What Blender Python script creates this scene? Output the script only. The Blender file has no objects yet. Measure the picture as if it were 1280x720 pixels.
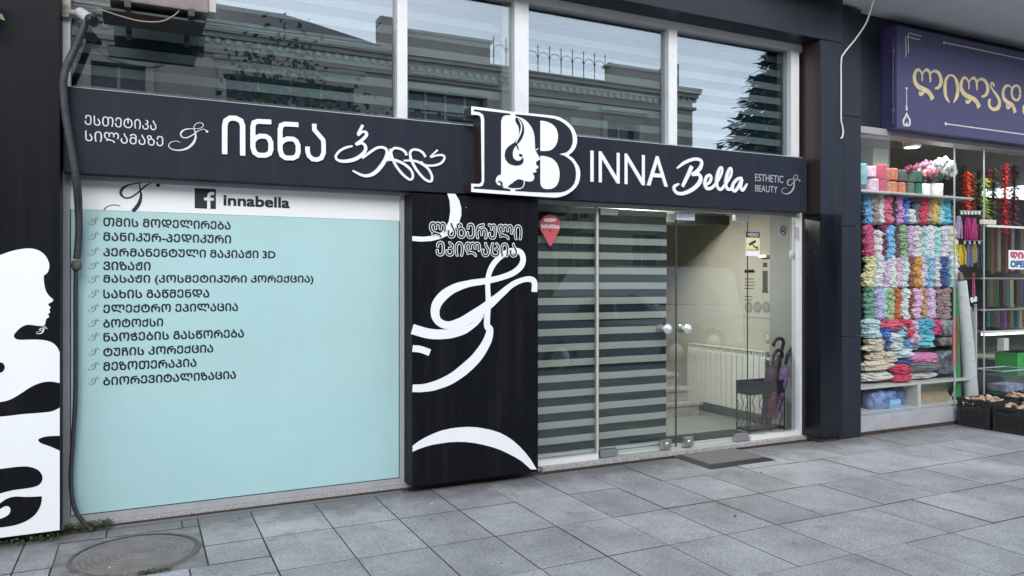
import bpy, bmesh, math, random
from mathutils import Vector, Matrix
from mathutils.geometry import tessellate_polygon
R = math.radians
random.seed(7)
SC = bpy.context.scene
COL = SC.collection

# ------------------------------------------------------------------ camera, sky, sun, exposure
FPX, YAW, CAM_H, CAM_D, HOR = 951.0, R(25.96), 1.6, 5.66, 352.0
SA, CA = math.sin(YAW), math.cos(YAW)
cam = bpy.data.objects.new('camera', bpy.data.cameras.new('camera'))
COL.objects.link(cam)
SC.camera = cam
cam.location = (0, -CAM_D, CAM_H)
cam.rotation_euler = (R(90), 0, -YAW)
cam.data.sensor_width = 36
cam.data.lens = FPX / 1280 * 36
cam.data.shift_y = (HOR - 360) / 1280
cam.data.clip_start = 0.05
cam.data.clip_end = 2000

SUN_EL, SUN_AZ = R(33), R(194)      # soft, high, from the street side
world = bpy.data.worlds.new('World')
SC.world = world
world.use_nodes = True
nt = world.node_tree
bg = nt.nodes['Background']
sky = nt.nodes.new('ShaderNodeTexSky')
sky.sky_type = 'NISHITA'
sky.sun_disc = False
sky.sun_elevation = SUN_EL
sky.sun_rotation = SUN_AZ
sky.air_density = 1.2
sky.dust_density = 2.0
tc = nt.nodes.new('ShaderNodeTexCoord')
cl = nt.nodes.new('ShaderNodeTexNoise')
cl.inputs['Scale'].default_value = 1.6
cl.inputs['Detail'].default_value = 5
mp = nt.nodes.new('ShaderNodeMapping')
mp.inputs['Scale'].default_value = (1, 1, 3.0)
rp = nt.nodes.new('ShaderNodeValToRGB')
rp.color_ramp.elements[0].position = 0.33
rp.color_ramp.elements[0].color = (0.35, 0.35, 0.35, 1)
rp.color_ramp.elements[1].position = 0.62
rp.color_ramp.elements[1].color = (0.92, 0.92, 0.92, 1)
mx = nt.nodes.new('ShaderNodeMixRGB')
mx.inputs['Color2'].default_value = (8.6, 9.8, 11.4, 1)     # thin bright overcast
nt.links.new(tc.outputs['Generated'], mp.inputs['Vector'])
nt.links.new(mp.outputs['Vector'], cl.inputs['Vector'])
nt.links.new(cl.outputs['Fac'], rp.inputs['Fac'])
nt.links.new(rp.outputs['Color'], mx.inputs['Fac'])
nt.links.new(sky.outputs['Color'], mx.inputs['Color1'])
sep = nt.nodes.new('ShaderNodeSeparateXYZ')
nt.links.new(tc.outputs['Generated'], sep.inputs[0])
el = nt.nodes.new('ShaderNodeMapRange')
el.inputs[1].default_value = 0.05
el.inputs[2].default_value = 0.75
el.inputs[3].default_value = 1.75
el.inputs[4].default_value = 0.70
nt.links.new(sep.outputs['Z'], el.inputs[0])
mul = nt.nodes.new('ShaderNodeMixRGB')
mul.blend_type = 'MULTIPLY'
mul.inputs[0].default_value = 1
nt.links.new(mx.outputs['Color'], mul.inputs[1])
nt.links.new(el.outputs[0], mul.inputs[2])
nt.links.new(mul.outputs['Color'], bg.inputs['Color'])
bg.inputs['Strength'].default_value = 0.15

sl = bpy.data.lights.new('sun', 'SUN')
sl.energy = 1.6
sl.angle = R(34)
sl.color = (1.0, 0.965, 0.92)
so = bpy.data.objects.new('sun', sl)
COL.objects.link(so)
sd = Vector((math.sin(SUN_AZ) * math.cos(SUN_EL), math.cos(SUN_AZ) * math.cos(SUN_EL), math.sin(SUN_EL)))
so.rotation_euler = sd.to_track_quat('Z', 'Y').to_euler()
so.location = (0, -10, 20)

SC.view_settings.view_transform = 'Standard'
SC.view_settings.look = 'None'
SC.view_settings.exposure = 0.46
SC.view_settings.gamma = 1
SC.view_settings.use_curve_mapping = False
SC.render.engine = 'CYCLES'
SC.cycles.max_bounces = 10
SC.cycles.transparent_max_bounces = 16
SC.cycles.caustics_reflective = False
SC.cycles.caustics_refractive = False
SC.cycles.use_denoising = True


def ray(x, y):
    u = (x - 640) / FPX
    return Vector((SA + u * CA, CA - u * SA, (HOR - y) / FPX))


def P(x, y, Y=0.0):
    """the point of the plane at depth Y that the photograph shows at (x, y)"""
    d = ray(x, y)
    return Vector((0, -CAM_D, CAM_H)) + d * ((CAM_D + Y) / d.y)


def G(x, y, Z=0.0):
    d = ray(x, y)
    return Vector((0, -CAM_D, CAM_H)) + d * ((Z - CAM_H) / d.z)


# ------------------------------------------------------------------ materials
MATS = {}


def lin(c):
    return tuple(((v / 255) / 12.92 if v / 255 <= .04045 else ((v / 255 + .055) / 1.055) ** 2.4) for v in c)


def mat(name, col, rough=.6, metal=0, var=.0, scale=20, bump=0, bscale=120, spec=.5, coat=0, emit=0, col2=None, specks=0, streak=0):
    if name in MATS:
        return MATS[name]
    m = bpy.data.materials.new(name)
    m.use_nodes = True
    t = m.node_tree
    b = t.nodes['Principled BSDF']
    b.inputs['Roughness'].default_value = rough
    b.inputs['Metallic'].default_value = metal
    b.inputs['Specular IOR Level'].default_value = spec
    b.inputs['Coat Weight'].default_value = coat
    b.inputs['Coat Roughness'].default_value = .08
    b.inputs['Base Color'].default_value = (*col, 1)
    co = t.nodes.new('ShaderNodeTexCoord')
    if var or col2:
        n = t.nodes.new('ShaderNodeTexNoise')
        n.inputs['Scale'].default_value = scale
        n.inputs['Detail'].default_value = 6
        n.inputs['Roughness'].default_value = .65
        t.links.new(co.outputs['Object'], n.inputs['Vector'])
        r = t.nodes.new('ShaderNodeValToRGB')
        r.color_ramp.elements[0].position = .35
        r.color_ramp.elements[1].position = .65
        c2 = col2 or tuple(c * (1 + var) for c in col)
        c1 = col if col2 else tuple(c * (1 - var) for c in col)
        r.color_ramp.elements[0].color = (*c1, 1)
        r.color_ramp.elements[1].color = (*c2, 1)
        t.links.new(n.outputs['Fac'], r.inputs['Fac'])
        t.links.new(r.outputs['Color'], b.inputs['Base Color'])
    if streak:
        pm = t.nodes.new('ShaderNodeMapping'); pm.inputs['Scale'].default_value = (9, 9, .55)
        sn = t.nodes.new('ShaderNodeTexNoise'); sn.inputs['Scale'].default_value = 1.0; sn.inputs['Detail'].default_value = 7; sn.inputs['Roughness'].default_value = .7
        sr = t.nodes.new('ShaderNodeMapRange'); sr.inputs[1].default_value = .48; sr.inputs[2].default_value = .75; sr.inputs[4].default_value = streak
        mm = t.nodes.new('ShaderNodeMixRGB'); mm.inputs[2].default_value = (.17, .165, .16, 1)
        t.links.new(co.outputs['Object'], pm.inputs[0]); t.links.new(pm.outputs[0], sn.inputs['Vector'])
        t.links.new(sn.outputs['Fac'], sr.inputs[0]); t.links.new(sr.outputs[0], mm.inputs[0])
        src = b.inputs['Base Color'].links[0].from_socket
        t.links.new(src, mm.inputs[1]); t.links.new(mm.outputs[0], b.inputs['Base Color'])
        rn = t.nodes.new('ShaderNodeMapRange'); rn.inputs[1].default_value = .3; rn.inputs[2].default_value = .7; rn.inputs[3].default_value = rough * .82; rn.inputs[4].default_value = min(1, rough * 1.25)
        t.links.new(sn.outputs['Fac'], rn.inputs[0]); t.links.new(rn.outputs[0], b.inputs['Roughness'])
    if specks:
        vv = t.nodes.new('ShaderNodeTexVoronoi'); vv.inputs['Scale'].default_value = 5.5
        wn = t.nodes.new('ShaderNodeMath'); wn.operation = 'LESS_THAN'; wn.inputs[1].default_value = specks
        m5 = t.nodes.new('ShaderNodeMixRGB'); m5.inputs[2].default_value = (.42, .42, .42, 1)
        t.links.new(co.outputs['Object'], vv.inputs['Vector']); t.links.new(vv.outputs['Distance'], wn.inputs[0]); t.links.new(wn.outputs[0], m5.inputs[0])
        src = b.inputs['Base Color'].links[0].from_socket
        t.links.new(src, m5.inputs[1]); t.links.new(m5.outputs[0], b.inputs['Base Color'])
    if bump:
        n2 = t.nodes.new('ShaderNodeTexNoise')
        n2.inputs['Scale'].default_value = bscale
        n2.inputs['Detail'].default_value = 4
        t.links.new(co.outputs['Object'], n2.inputs['Vector'])
        bp = t.nodes.new('ShaderNodeBump')
        bp.inputs['Strength'].default_value = bump
        bp.inputs['Distance'].default_value = .01
        t.links.new(n2.outputs['Fac'], bp.inputs['Height'])
        t.links.new(bp.outputs['Normal'], b.inputs['Normal'])
    if emit:
        b.inputs['Emission Color'].default_value = (*col, 1)
        b.inputs['Emission Strength'].default_value = emit
    MATS[name] = m
    return m


def glass(name, tint=(.86, .92, .9), refl=.06, k=.6, rough=.0):
    m = bpy.data.materials.new(name)
    m.use_nodes = True
    t = m.node_tree
    t.nodes.clear()
    o = t.nodes.new('ShaderNodeOutputMaterial')
    mixs = t.nodes.new('ShaderNodeMixShader')
    tr = t.nodes.new('ShaderNodeBsdfTransparent')
    tr.inputs[0].default_value = (*tint, 1)
    g = t.nodes.new('ShaderNodeBsdfGlossy')
    g.inputs['Roughness'].default_value = rough
    lw = t.nodes.new('ShaderNodeLayerWeight')
    lw.inputs['Blend'].default_value = .5
    pw = t.nodes.new('ShaderNodeMath'); pw.operation = 'POWER'; pw.inputs[1].default_value = 4
    ml = t.nodes.new('ShaderNodeMath'); ml.operation = 'MULTIPLY_ADD'
    ml.inputs[1].default_value = k; ml.inputs[2].default_value = refl
    t.links.new(lw.outputs['Facing'], pw.inputs[0])
    t.links.new(pw.outputs[0], ml.inputs[0])
    t.links.new(ml.outputs[0], mixs.inputs[0])
    t.links.new(tr.outputs[0], mixs.inputs[1])
    t.links.new(g.outputs[0], mixs.inputs[2])
    # very slight waviness of the float glass
    co = t.nodes.new('ShaderNodeTexCoord')
    n = t.nodes.new('ShaderNodeTexNoise'); n.inputs['Scale'].default_value = 1.3; n.inputs['Detail'].default_value = 0
    bp = t.nodes.new('ShaderNodeBump'); bp.inputs['Strength'].default_value = .05; bp.inputs['Distance'].default_value = .006
    t.links.new(co.outputs['Object'], n.inputs['Vector'])
    t.links.new(n.outputs['Fac'], bp.inputs['Height'])
    t.links.new(bp.outputs['Normal'], g.inputs['Normal'])
    t.links.new(mixs.outputs[0], o.inputs['Surface'])
    MATS[name] = m
    return m


M = mat
SLATE = M('slate_composite_panel', tuple(v * .55 for v in lin((52, 58, 71))), .5, var=.06, scale=3, bump=.03, bscale=400, spec=.12, streak=.05, specks=.012)
NAVY = M('night_blue_vinyl_panel', tuple(v * .8 for v in lin((17, 19, 26))), .45, var=.1, scale=5, spec=.12, streak=.04, specks=.022)
PILLAR = M('blue_grey_cladding', tuple(v * .62 for v in lin((54, 60, 71))), .4, var=.08, scale=4, spec=.15, streak=.05, specks=.012)
PILLAR_DK = M('gloss_black_cladding', tuple(v * .7 for v in lin((20, 23, 32))), .2, var=.1, scale=4, spec=.4, streak=.04, specks=.02)
FASCIA = M('fascia_cladding', tuple(v * .6 for v in lin((43, 47, 56))), .3, var=.12, scale=2, spec=.25, streak=.05)
WHITE = M('white_acrylic', (.82, .83, .84), .35)
WVINYL = M('white_vinyl', (.80, .81, .82), .4, var=.015, scale=3)
BROWN = M('brown_return', lin((48, 38, 36)), .5)
FRAME = M('white_aluminium', (.70, .70, .71), .4, var=.05, scale=9)
GFRAME = M('grey_aluminium', (.40, .40, .41), .42, var=.08, scale=9)
DKINK = M('dark_ink', lin((14, 18, 27)), .5)
STEEL = M('brushed_steel', (.62, .62, .63), .32, metal=1, var=.06, scale=60)
CHROME = M('chrome', (.8, .8, .8), .12, metal=1)
FROST = M('aqua_frosted_film', (.392, .605, .622), .34, var=.035, scale=1.6, coat=.6, streak=.03)
TERR = M('terrazzo_stone', (.22, .205, .20), .8, scale=70, col2=(.50, .485, .475), bump=.3, bscale=120)
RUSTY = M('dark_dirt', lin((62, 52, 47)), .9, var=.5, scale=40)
BLACKR = M('black_rubber', (.018, .018, .02), .55, bump=.15, bscale=200)
BLACKM = M('black_metal', (.02, .02, .022), .4, metal=.3)
GLASS_UP = glass('window_glass', (.78, .84, .86), .19, .5)
GLASS_DR = glass('door_glass', (.89, .915, .90), .075, .45)
GLASS_SH = glass('shop_glass', (.96, .97, .97), .012, .4)


# ------------------------------------------------------------------ mesh builder
class MB:
    def __init__(s):
        s.v, s.f, s.mi, s.sm = [], [], [], []

    def add(s, vs, fs, mi=0, sm=False):
        o = len(s.v)
        s.v += [Vector(v) for v in vs]
        for f in fs:
            s.f.append([i + o for i in f]); s.mi.append(mi); s.sm.append(sm)
        return s

    def box(s, x0, x1, y0, y1, z0, z1, mi=0, rz=0, bev=0):
        c = Vector(((x0 + x1) / 2, (y0 + y1) / 2, (z0 + z1) / 2))
        if bev:
            bm = bmesh.new()
            bmesh.ops.create_cube(bm, size=1)
            for v in bm.verts:
                v.co = Vector((v.co.x * (x1 - x0), v.co.y * (y1 - y0), v.co.z * (z1 - z0)))
            bmesh.ops.bevel(bm, geom=bm.edges[:], offset=bev, segments=2, affect='EDGES', profile=.7)
            bm.verts.index_update()
            rot = Matrix.Rotation(rz, 3, 'Z')
            s.add([rot @ v.co + c for v in bm.verts], [[v.index for v in f.verts] for f in bm.faces], mi)
            bm.free()
            return s
        vs = [(x0, y0, z0), (x1, y0, z0), (x1, y1, z0), (x0, y1, z0), (x0, y0, z1), (x1, y0, z1), (x1, y1, z1), (x0, y1, z1)]
        if rz:
            rot = Matrix.Rotation(rz, 3, 'Z')
            vs = [rot @ (Vector(v) - c) + c for v in vs]
        return s.add(vs, [(0, 3, 2, 1), (4, 5, 6, 7), (0, 1, 5, 4), (1, 2, 6, 5), (2, 3, 7, 6), (3, 0, 4, 7)], mi)

    def tube(s, pts, r, n=10, mi=0, cap=True, ridge=None):
        pts = [Vector(p) for p in pts]
        rs = r if isinstance(r, (list, tuple)) else [r] * len(pts)
        vs, fs = [], []
        prev = None
        for i, p in enumerate(pts):
            t = (pts[min(i + 1, len(pts) - 1)] - pts[max(i - 1, 0)]).normalized()
            if prev is None:
                a = t.orthogonal().normalized()
            else:
                a = (prev - t * prev.dot(t))
                a = a.normalized() if a.length > 1e-6 else t.orthogonal().normalized()
            prev = a
            b = t.cross(a)
            for k in range(n):
                an = 2 * math.pi * k / n
                vs.append(p + (a * math.cos(an) + b * math.sin(an)) * rs[i])
        for i in range(len(pts) - 1):
            for k in range(n):
                fs.append((i * n + k, i * n + (k + 1) % n, (i + 1) * n + (k + 1) % n, (i + 1) * n + k))
        s.add(vs, fs, mi, True)
        if cap:
            s.add(vs[:n], [list(range(n))[::-1]], mi)
            s.add(vs[-n:], [list(range(n))], mi)
        return s

    def lathe(s, c, prof, n=24, mi=0, axis='Z'):
        vs, fs = [], []
        for (r, h) in prof:
            for k in range(n):
                a = 2 * math.pi * k / n
                if axis == 'Z':
                    vs.append(Vector(c) + Vector((r * math.cos(a), r * math.sin(a), h)))
                else:
                    vs.append(Vector(c) + Vector((r * math.cos(a), h, r * math.sin(a))))
        for i in range(len(prof) - 1):
            for k in range(n):
                fs.append((i * n + k, i * n + (k + 1) % n, (i + 1) * n + (k + 1) % n, (i + 1) * n + k))
        return s.add(vs, fs, mi, True)

    def plate(s, pts, y0, y1, mi=0, mis=None):
        """polygon in the XZ plane, extruded from y0 (front) to y1"""
        n = len(pts)
        a = [Vector((p[0], y0, p[1])) for p in pts]
        b = [Vector((p[0], y1, p[1])) for p in pts]
        tri = tessellate_polygon([a])
        s.add(a, [list(t) for t in tri], mi)
        s.add(b, [list(t)[::-1] for t in tri], mi if mis is None else mis)
        s.add(a + b, [(i, (i + 1) % n, n + (i + 1) % n, n + i) for i in range(n)], mi if mis is None else mis)
        return s

    def stroke(s, pts, w, Y, th=.004, ramp=.002, n=7, mi=0, spl=True, cap=True):
        """brush stroke on the wall plane; pts world xz, w half.. full width list or number"""
        k = len(pts)
        ws = list(w) if isinstance(w, (list, tuple)) else [w] * k
        P2 = [Vector((p[0], p[1])) for p in pts]
        if spl and k > 2:
            q, qw = [], []
            for i in range(k - 1):
                p0 = P2[max(i - 1, 0)]; p1 = P2[i]; p2 = P2[i + 1]; p3 = P2[min(i + 2, k - 1)]
                for j in range(n):
                    t = j / n
                    q.append(.5 * ((2 * p1) + (p2 - p0) * t + (2 * p0 - 5 * p1 + 4 * p2 - p3) * t * t + (3 * p1 - p0 - 3 * p2 + p3) * t ** 3))
                    qw.append(ws[i] + (ws[i + 1] - ws[i]) * (t * t * (3 - 2 * t)))
            q.append(P2[-1]); qw.append(ws[-1])
        else:
            q, qw = P2, ws
        m = len(q)
        vs, fs = [], []
        L, R_ = [], []
        for i in range(m):
            t = q[min(i + 1, m - 1)] - q[max(i - 1, 0)]
            if t.length < 1e-9:
                t = Vector((1, 0))
            t.normalize()
            if not spl and 0 < i < m - 1:
                t1 = (q[i] - q[i - 1]).normalized(); t2 = (q[i + 1] - q[i]).normalized()
                t = (t1 + t2).normalized()
                sc_ = 1 / max(.5, t.dot(t1))
            else:
                sc_ = 1
            nn = Vector((-t.y, t.x)) * (qw[i] / 2 * sc_)
            L.append(q[i] + nn); R_.append(q[i] - nn)
        for i in range(m):
            d = ramp * i / max(m - 1, 1)
            y = Y - th - d
            vs += [(L[i].x, y, L[i].y), (R_[i].x, y, R_[i].y), (L[i].x, Y + .0005, L[i].y), (R_[i].x, Y + .0005, R_[i].y)]
        for i in range(m - 1):
            a, b = i * 4, i * 4 + 4
            fs += [(a, a + 1, b + 1, b), (a, b, b + 2, a + 2), (a + 1, a + 3, b + 3, b + 1)]
        fs += [(0, 2, 3, 1), (4 * m - 4, 4 * m - 3, 4 * m - 1, 4 * m - 2)]
        return s.add(vs, fs, mi)

    def build(s, name, mats, parent=None):
        if not isinstance(mats, (list, tuple)):
            mats = [mats]
        me = bpy.data.meshes.new(name)
        off = ORG.get(parent.name, Vector()) if parent else Vector()
        me.from_pydata([v - off for v in s.v], [], s.f)
        for m in mats:
            me.materials.append(m)
        for p, i, sm in zip(me.polygons, s.mi, s.sm):
            p.material_index = i
            p.use_smooth = sm
        me.update()
        o = bpy.data.objects.new(name, me)
        COL.objects.link(o)
        if parent:
            o.parent = parent
            ORG[o.name] = off
        return o


ORG = {}


def thing(name, label, cat, loc=(0, 0, 0), group=None):
    o = bpy.data.objects.new(name, None)
    COL.objects.link(o)
    o.empty_display_size = .1
    o.location = loc
    ORG[o.name] = Vector(loc)
    return tag(o, label, cat, group)


def tag(o, label, cat, group=None):
    o['label'] = label
    o['category'] = cat
    if group:
        o['group'] = group
    return o


def kind(o, k):
    o['kind'] = k
    return o


def up(s):
    return ''.join(chr(ord(c) - 0x10D0 + 0x1C90) if 0x10D0 <= ord(c) <= 0x10FA else c for c in s)


def text(name, body, x0, x1, z0, z1, Y, m, parent, th=.003, bold=0, shear=0, offs=None):
    """lettering fitted into a rectangle of the wall plane, facing the street"""
    c = bpy.data.curves.new('lettering_curve', 'FONT')
    c.body = body
    c.shear = shear
    c.resolution_u = 4
    t = bpy.data.objects.new('lettering_tmp', c)
    COL.objects.link(t)
    bpy.context.view_layer.update()
    me = bpy.data.meshes.new_from_object(t)
    bpy.data.objects.remove(t)
    vs = [v.co.copy() for v in me.vertices]
    fs = [list(p.vertices) for p in me.polygons]
    bpy.data.meshes.remove(me)
    ax, bx = min(v.x for v in vs), max(v.x for v in vs)
    ay, by = min(v.y for v in vs), max(v.y for v in vs)
    sx, sz = (x1 - x0 - bold) / (bx - ax), (z1 - z0 - bold) / (by - ay)
    mb = MB()
    shifts = [(0, 0)] if not bold else [(0, 0), (bold, 0), (0, bold), (bold, bold), (bold / 2, bold / 2)]
    if offs:
        shifts = offs
    ed = {}
    for f in fs:
        for i in range(len(f)):
            e = (f[i], f[(i + 1) % len(f)])
            if (e[1], e[0]) in ed:
                ed.pop((e[1], e[0]))
            else:
                ed[e] = 1
    for i, (dx, dz) in enumerate(shifts):
        y = Y - th - i * .00025
        w = [(x0 + (v.x - ax) * sx + dx, y, z0 + (v.y - ay) * sz + dz) for v in vs]
        n = len(w)
        bk = [(a, Y, b) for a, _, b in w]
        mb.add(w, fs)
        mb.add(w + bk, [(a, a + n, b + n, b) for a, b in ed])
    return mb.build(name, m, parent)


def trace(pts, org, sc_, Y):
    """pixels of an enlarged detail -> (X, Z) of the wall plane"""
    out = []
    for x, y in pts:
        p = P(org[0] + x / sc_, org[1] + y / sc_, Y)
        out.append((p.x, p.z))
    return out


def spline(pts, n=6, closed=False):
    k = len(pts)
    V = [Vector(p) for p in pts]
    out = []
    for i in range(k if closed else k - 1):
        g = (lambda j: V[j % k]) if closed else (lambda j: V[max(0, min(k - 1, j))])
        p0, p1, p2, p3 = g(i - 1), g(i), g(i + 1), g(i + 2)
        for j in range(n):
            t = j / n
            out.append(tuple(.5 * ((2 * p1) + (p2 - p0) * t + (2 * p0 - 5 * p1 + 4 * p2 - p3) * t * t + (3 * p1 - p0 - 3 * p2 + p3) * t ** 3)))
    if not closed:
        out.append(tuple(V[-1]))
    return out


def spl3(pts, n=6):
    return [Vector(p) for p in spline([tuple(p) for p in pts], n)]

# ------------------------------------------------------------------ ground: pavement slabs, road
def pavement():
    rnd = random.Random(3)
    v, f, cols, edge = [], [], [], []

    def slab(x0, x1, y0, y1):
        g = .0020
        z = rnd.uniform(-.0025, .0015)
        c = rnd.uniform(0, 1)
        tx, ty = rnd.uniform(-.0012, .0012), rnd.uniform(-.0012, .0012)
        b = .0026
        o = len(v)
        for (px, py, dz) in ((x0 + g, y0 + g, -.02), (x1 - g, y0 + g, -.02), (x1 - g, y1 - g, -.02), (x0 + g, y1 - g, -.02),
                             (x0 + g, y0 + g, -b), (x1 - g, y0 + g, -b), (x1 - g, y1 - g, -b), (x0 + g, y1 - g, -b)):
            v.append((px, py, z + dz))
        for (px, py) in ((x0 + g + b, y0 + g + b), (x1 - g - b, y0 + g + b), (x1 - g - b, y1 - g - b), (x0 + g + b, y1 - g - b)):
            v.append((px, py, z + (px - (x0 + x1) / 2) * tx + (py - (y0 + y1) / 2) * ty))
        q = [(8, 9, 10, 11), (4, 5, 9, 8), (5, 6, 10, 9), (6, 7, 11, 10), (7, 4, 8, 11), (0, 1, 5, 4), (1, 2, 6, 5), (2, 3, 7, 6), (3, 0, 4, 7)]
        for k in q:
            f.append([i + o for i in k]); cols.append(c); edge.append(0 if k == q[0] else 1)
    ys = [0.02, -.105, -.71, -1.315, -1.92, -2.525, -3.13, -3.735, -4.34, -4.945, -5.55, -6.15]
    for r in range(len(ys) - 1):
        y1, y0 = ys[r], ys[r + 1]
        if r == 0:
            continue
        # joints run through on the left and step about on the right
        xs = []
        x = 1.12 - .44 * 16
        while x < 20:
            xs.append(x)
            if x > 4.2:
                st = rnd.choice((.44, .44, .44, .44, .60, .88))
            elif x > 2.2 and r > 3:
                st = rnd.choice((.44, .88, .44))
            else:
                st = .44
            x += st
        for i in range(len(xs) - 1):
            a, b = xs[i], xs[i + 1]
            if a < .34 and b > -.56 and r in (1, 2):
                # cut slabs round the manhole
                if r == 1:
                    ca = max(a, .34)
                    if b > .34 and a < .34:
                        slab(ca, b, y0, y1)
                    slab(a, min(b, .34), -.27, y1) if a < .34 else None
                    if a < -.45:
                        slab(a, min(b, -.45), y0, -.27)
                else:
                    slab(a, b, y0, -1.05)
                    if b > .36:
                        slab(max(a, .34), b, -1.046, y1)
                    if a < -.47:
                        slab(a, min(b, -.455), -1.046, y1)
                continue
            slab(a, b, y0, y1)
    slab(-8, -3, -.105, -.02); slab(-.45, 1.8, -.105, -.03)
    me = bpy.data.meshes.new('pavement')
    me.from_pydata(v, [], f)
    at = me.attributes.new('slab_tone', 'FLOAT', 'FACE')
    at.data.foreach_set('value', cols)
    m = bpy.data.materials.new('granite_slabs')
    m.use_nodes = True
    t = m.node_tree
    b = t.nodes['Principled BSDF']
    b.inputs['Roughness'].default_value = .62
    L = t.links.new
    N = t.nodes.new
    co = N('ShaderNodeTexCoord')
    a = N('ShaderNodeAttribute'); a.attribute_name = 'slab_tone'
    base = N('ShaderNodeValToRGB')
    base.color_ramp.elements[0].color = (.290, .290, .298, 1)
    base.color_ramp.elements[1].color = (.385, .385, .395, 1)
    L(a.outputs['Fac'], base.inputs['Fac'])
    big = N('ShaderNodeTexNoise'); big.inputs['Scale'].default_value = 1.7; big.inputs['Detail'].default_value = 7; big.inputs['Roughness'].default_value = .7
    L(co.outputs['Object'], big.inputs['Vector'])
    bigr = N('ShaderNodeMapRange'); bigr.inputs[1].default_value = .3; bigr.inputs[2].default_value = .7; bigr.inputs[3].default_value = .62; bigr.inputs[4].default_value = 1.18
    L(big.outputs['Fac'], bigr.inputs[0])
    m1 = N('ShaderNodeMixRGB'); m1.blend_type = 'MULTIPLY'; m1.inputs[0].default_value = 1
    L(base.outputs[0], m1.inputs[1]); L(bigr.outputs[0], m1.inputs[2])
    sp = N('ShaderNodeTexNoise'); sp.inputs['Scale'].default_value = 62; sp.inputs['Detail'].default_value = 5; sp.inputs['Roughness'].default_value = .92
    L(co.outputs['Object'], sp.inputs['Vector'])
    spr = N('ShaderNodeValToRGB')
    spr.color_ramp.elements[0].position = .34; spr.color_ramp.elements[0].color = (.42, .42, .42, 1)
    spr.color_ramp.elements[1].position = .66; spr.color_ramp.elements[1].color = (1.62, 1.62, 1.62, 1)
    L(sp.outputs['Fac'], spr.inputs['Fac'])
    m2 = N('ShaderNodeMixRGB'); m2.blend_type = 'MULTIPLY'; m2.inputs[0].default_value = .95
    L(m1.outputs[0], m2.inputs[1]); L(spr.outputs[0], m2.inputs[2])
    # scattered dark stains and pale spots with a shape of their own
    st = N('ShaderNodeTexNoise'); st.inputs['Scale'].default_value = 3.1; st.inputs['Detail'].default_value = 8; st.inputs['Roughness'].default_value = .75
    mp_ = N('ShaderNodeMapping'); mp_.inputs['Location'].default_value = (3.3, 1.2, 0)
    L(co.outputs['Object'], mp_.inputs[0]); L(mp_.outputs[0], st.inputs['Vector'])
    str_ = N('ShaderNodeValToRGB')
    str_.color_ramp.elements[0].position = .56; str_.color_ramp.elements[0].color = (0, 0, 0, 1)
    str_.color_ramp.elements[1].position = .74; str_.color_ramp.elements[1].color = (.7, .7, .7, 1)
    L(st.outputs['Fac'], str_.inputs['Fac'])
    m3 = N('ShaderNodeMixRGB'); m3.inputs[2].default_value = (.085, .085, .09, 1)
    L(str_.outputs[0], m3.inputs[0]); L(m2.outputs[0], m3.inputs[1])
    # grime tracked along the foot of the wall, broken up by noise
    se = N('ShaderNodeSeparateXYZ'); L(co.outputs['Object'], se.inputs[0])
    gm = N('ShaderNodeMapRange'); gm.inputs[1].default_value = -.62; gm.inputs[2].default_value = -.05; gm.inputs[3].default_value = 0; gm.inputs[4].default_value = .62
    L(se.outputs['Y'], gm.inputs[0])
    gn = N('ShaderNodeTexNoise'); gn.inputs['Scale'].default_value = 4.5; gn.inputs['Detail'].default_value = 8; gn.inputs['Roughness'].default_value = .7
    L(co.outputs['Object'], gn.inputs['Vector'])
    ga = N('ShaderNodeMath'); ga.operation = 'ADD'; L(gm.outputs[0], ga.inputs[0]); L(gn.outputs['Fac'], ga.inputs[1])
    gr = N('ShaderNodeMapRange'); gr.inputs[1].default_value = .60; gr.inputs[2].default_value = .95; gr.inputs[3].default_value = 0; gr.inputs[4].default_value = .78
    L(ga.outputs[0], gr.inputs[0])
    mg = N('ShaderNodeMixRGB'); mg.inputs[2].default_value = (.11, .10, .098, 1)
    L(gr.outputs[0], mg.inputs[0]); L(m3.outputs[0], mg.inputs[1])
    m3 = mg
    vo = N('ShaderNodeTexVoronoi'); vo.inputs['Scale'].default_value = 7
    L(co.outputs['Object'], vo.inputs['Vector'])
    lt = N('ShaderNodeMath'); lt.operation = 'LESS_THAN'; lt.inputs[1].default_value = .075
    L(vo.outputs['Distance'], lt.inputs[0])
    ms = N('ShaderNodeMath'); ms.operation = 'MULTIPLY'; ms.inputs[1].default_value = .4
    L(lt.outputs[0], ms.inputs[0])
    m4 = N('ShaderNodeMixRGB'); m4.inputs[2].default_value = (.36, .36, .36, 1)
    L(ms.outputs[0], m4.inputs[0]); L(m3.outputs[0], m4.inputs[1])
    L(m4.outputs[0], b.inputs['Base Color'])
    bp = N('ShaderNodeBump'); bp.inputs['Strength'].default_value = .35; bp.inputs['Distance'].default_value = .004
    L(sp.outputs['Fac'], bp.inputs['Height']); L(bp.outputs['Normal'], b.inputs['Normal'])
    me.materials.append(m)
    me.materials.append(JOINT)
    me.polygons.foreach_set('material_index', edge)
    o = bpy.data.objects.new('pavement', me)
    COL.objects.link(o)
    kind(o, 'structure')


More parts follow.
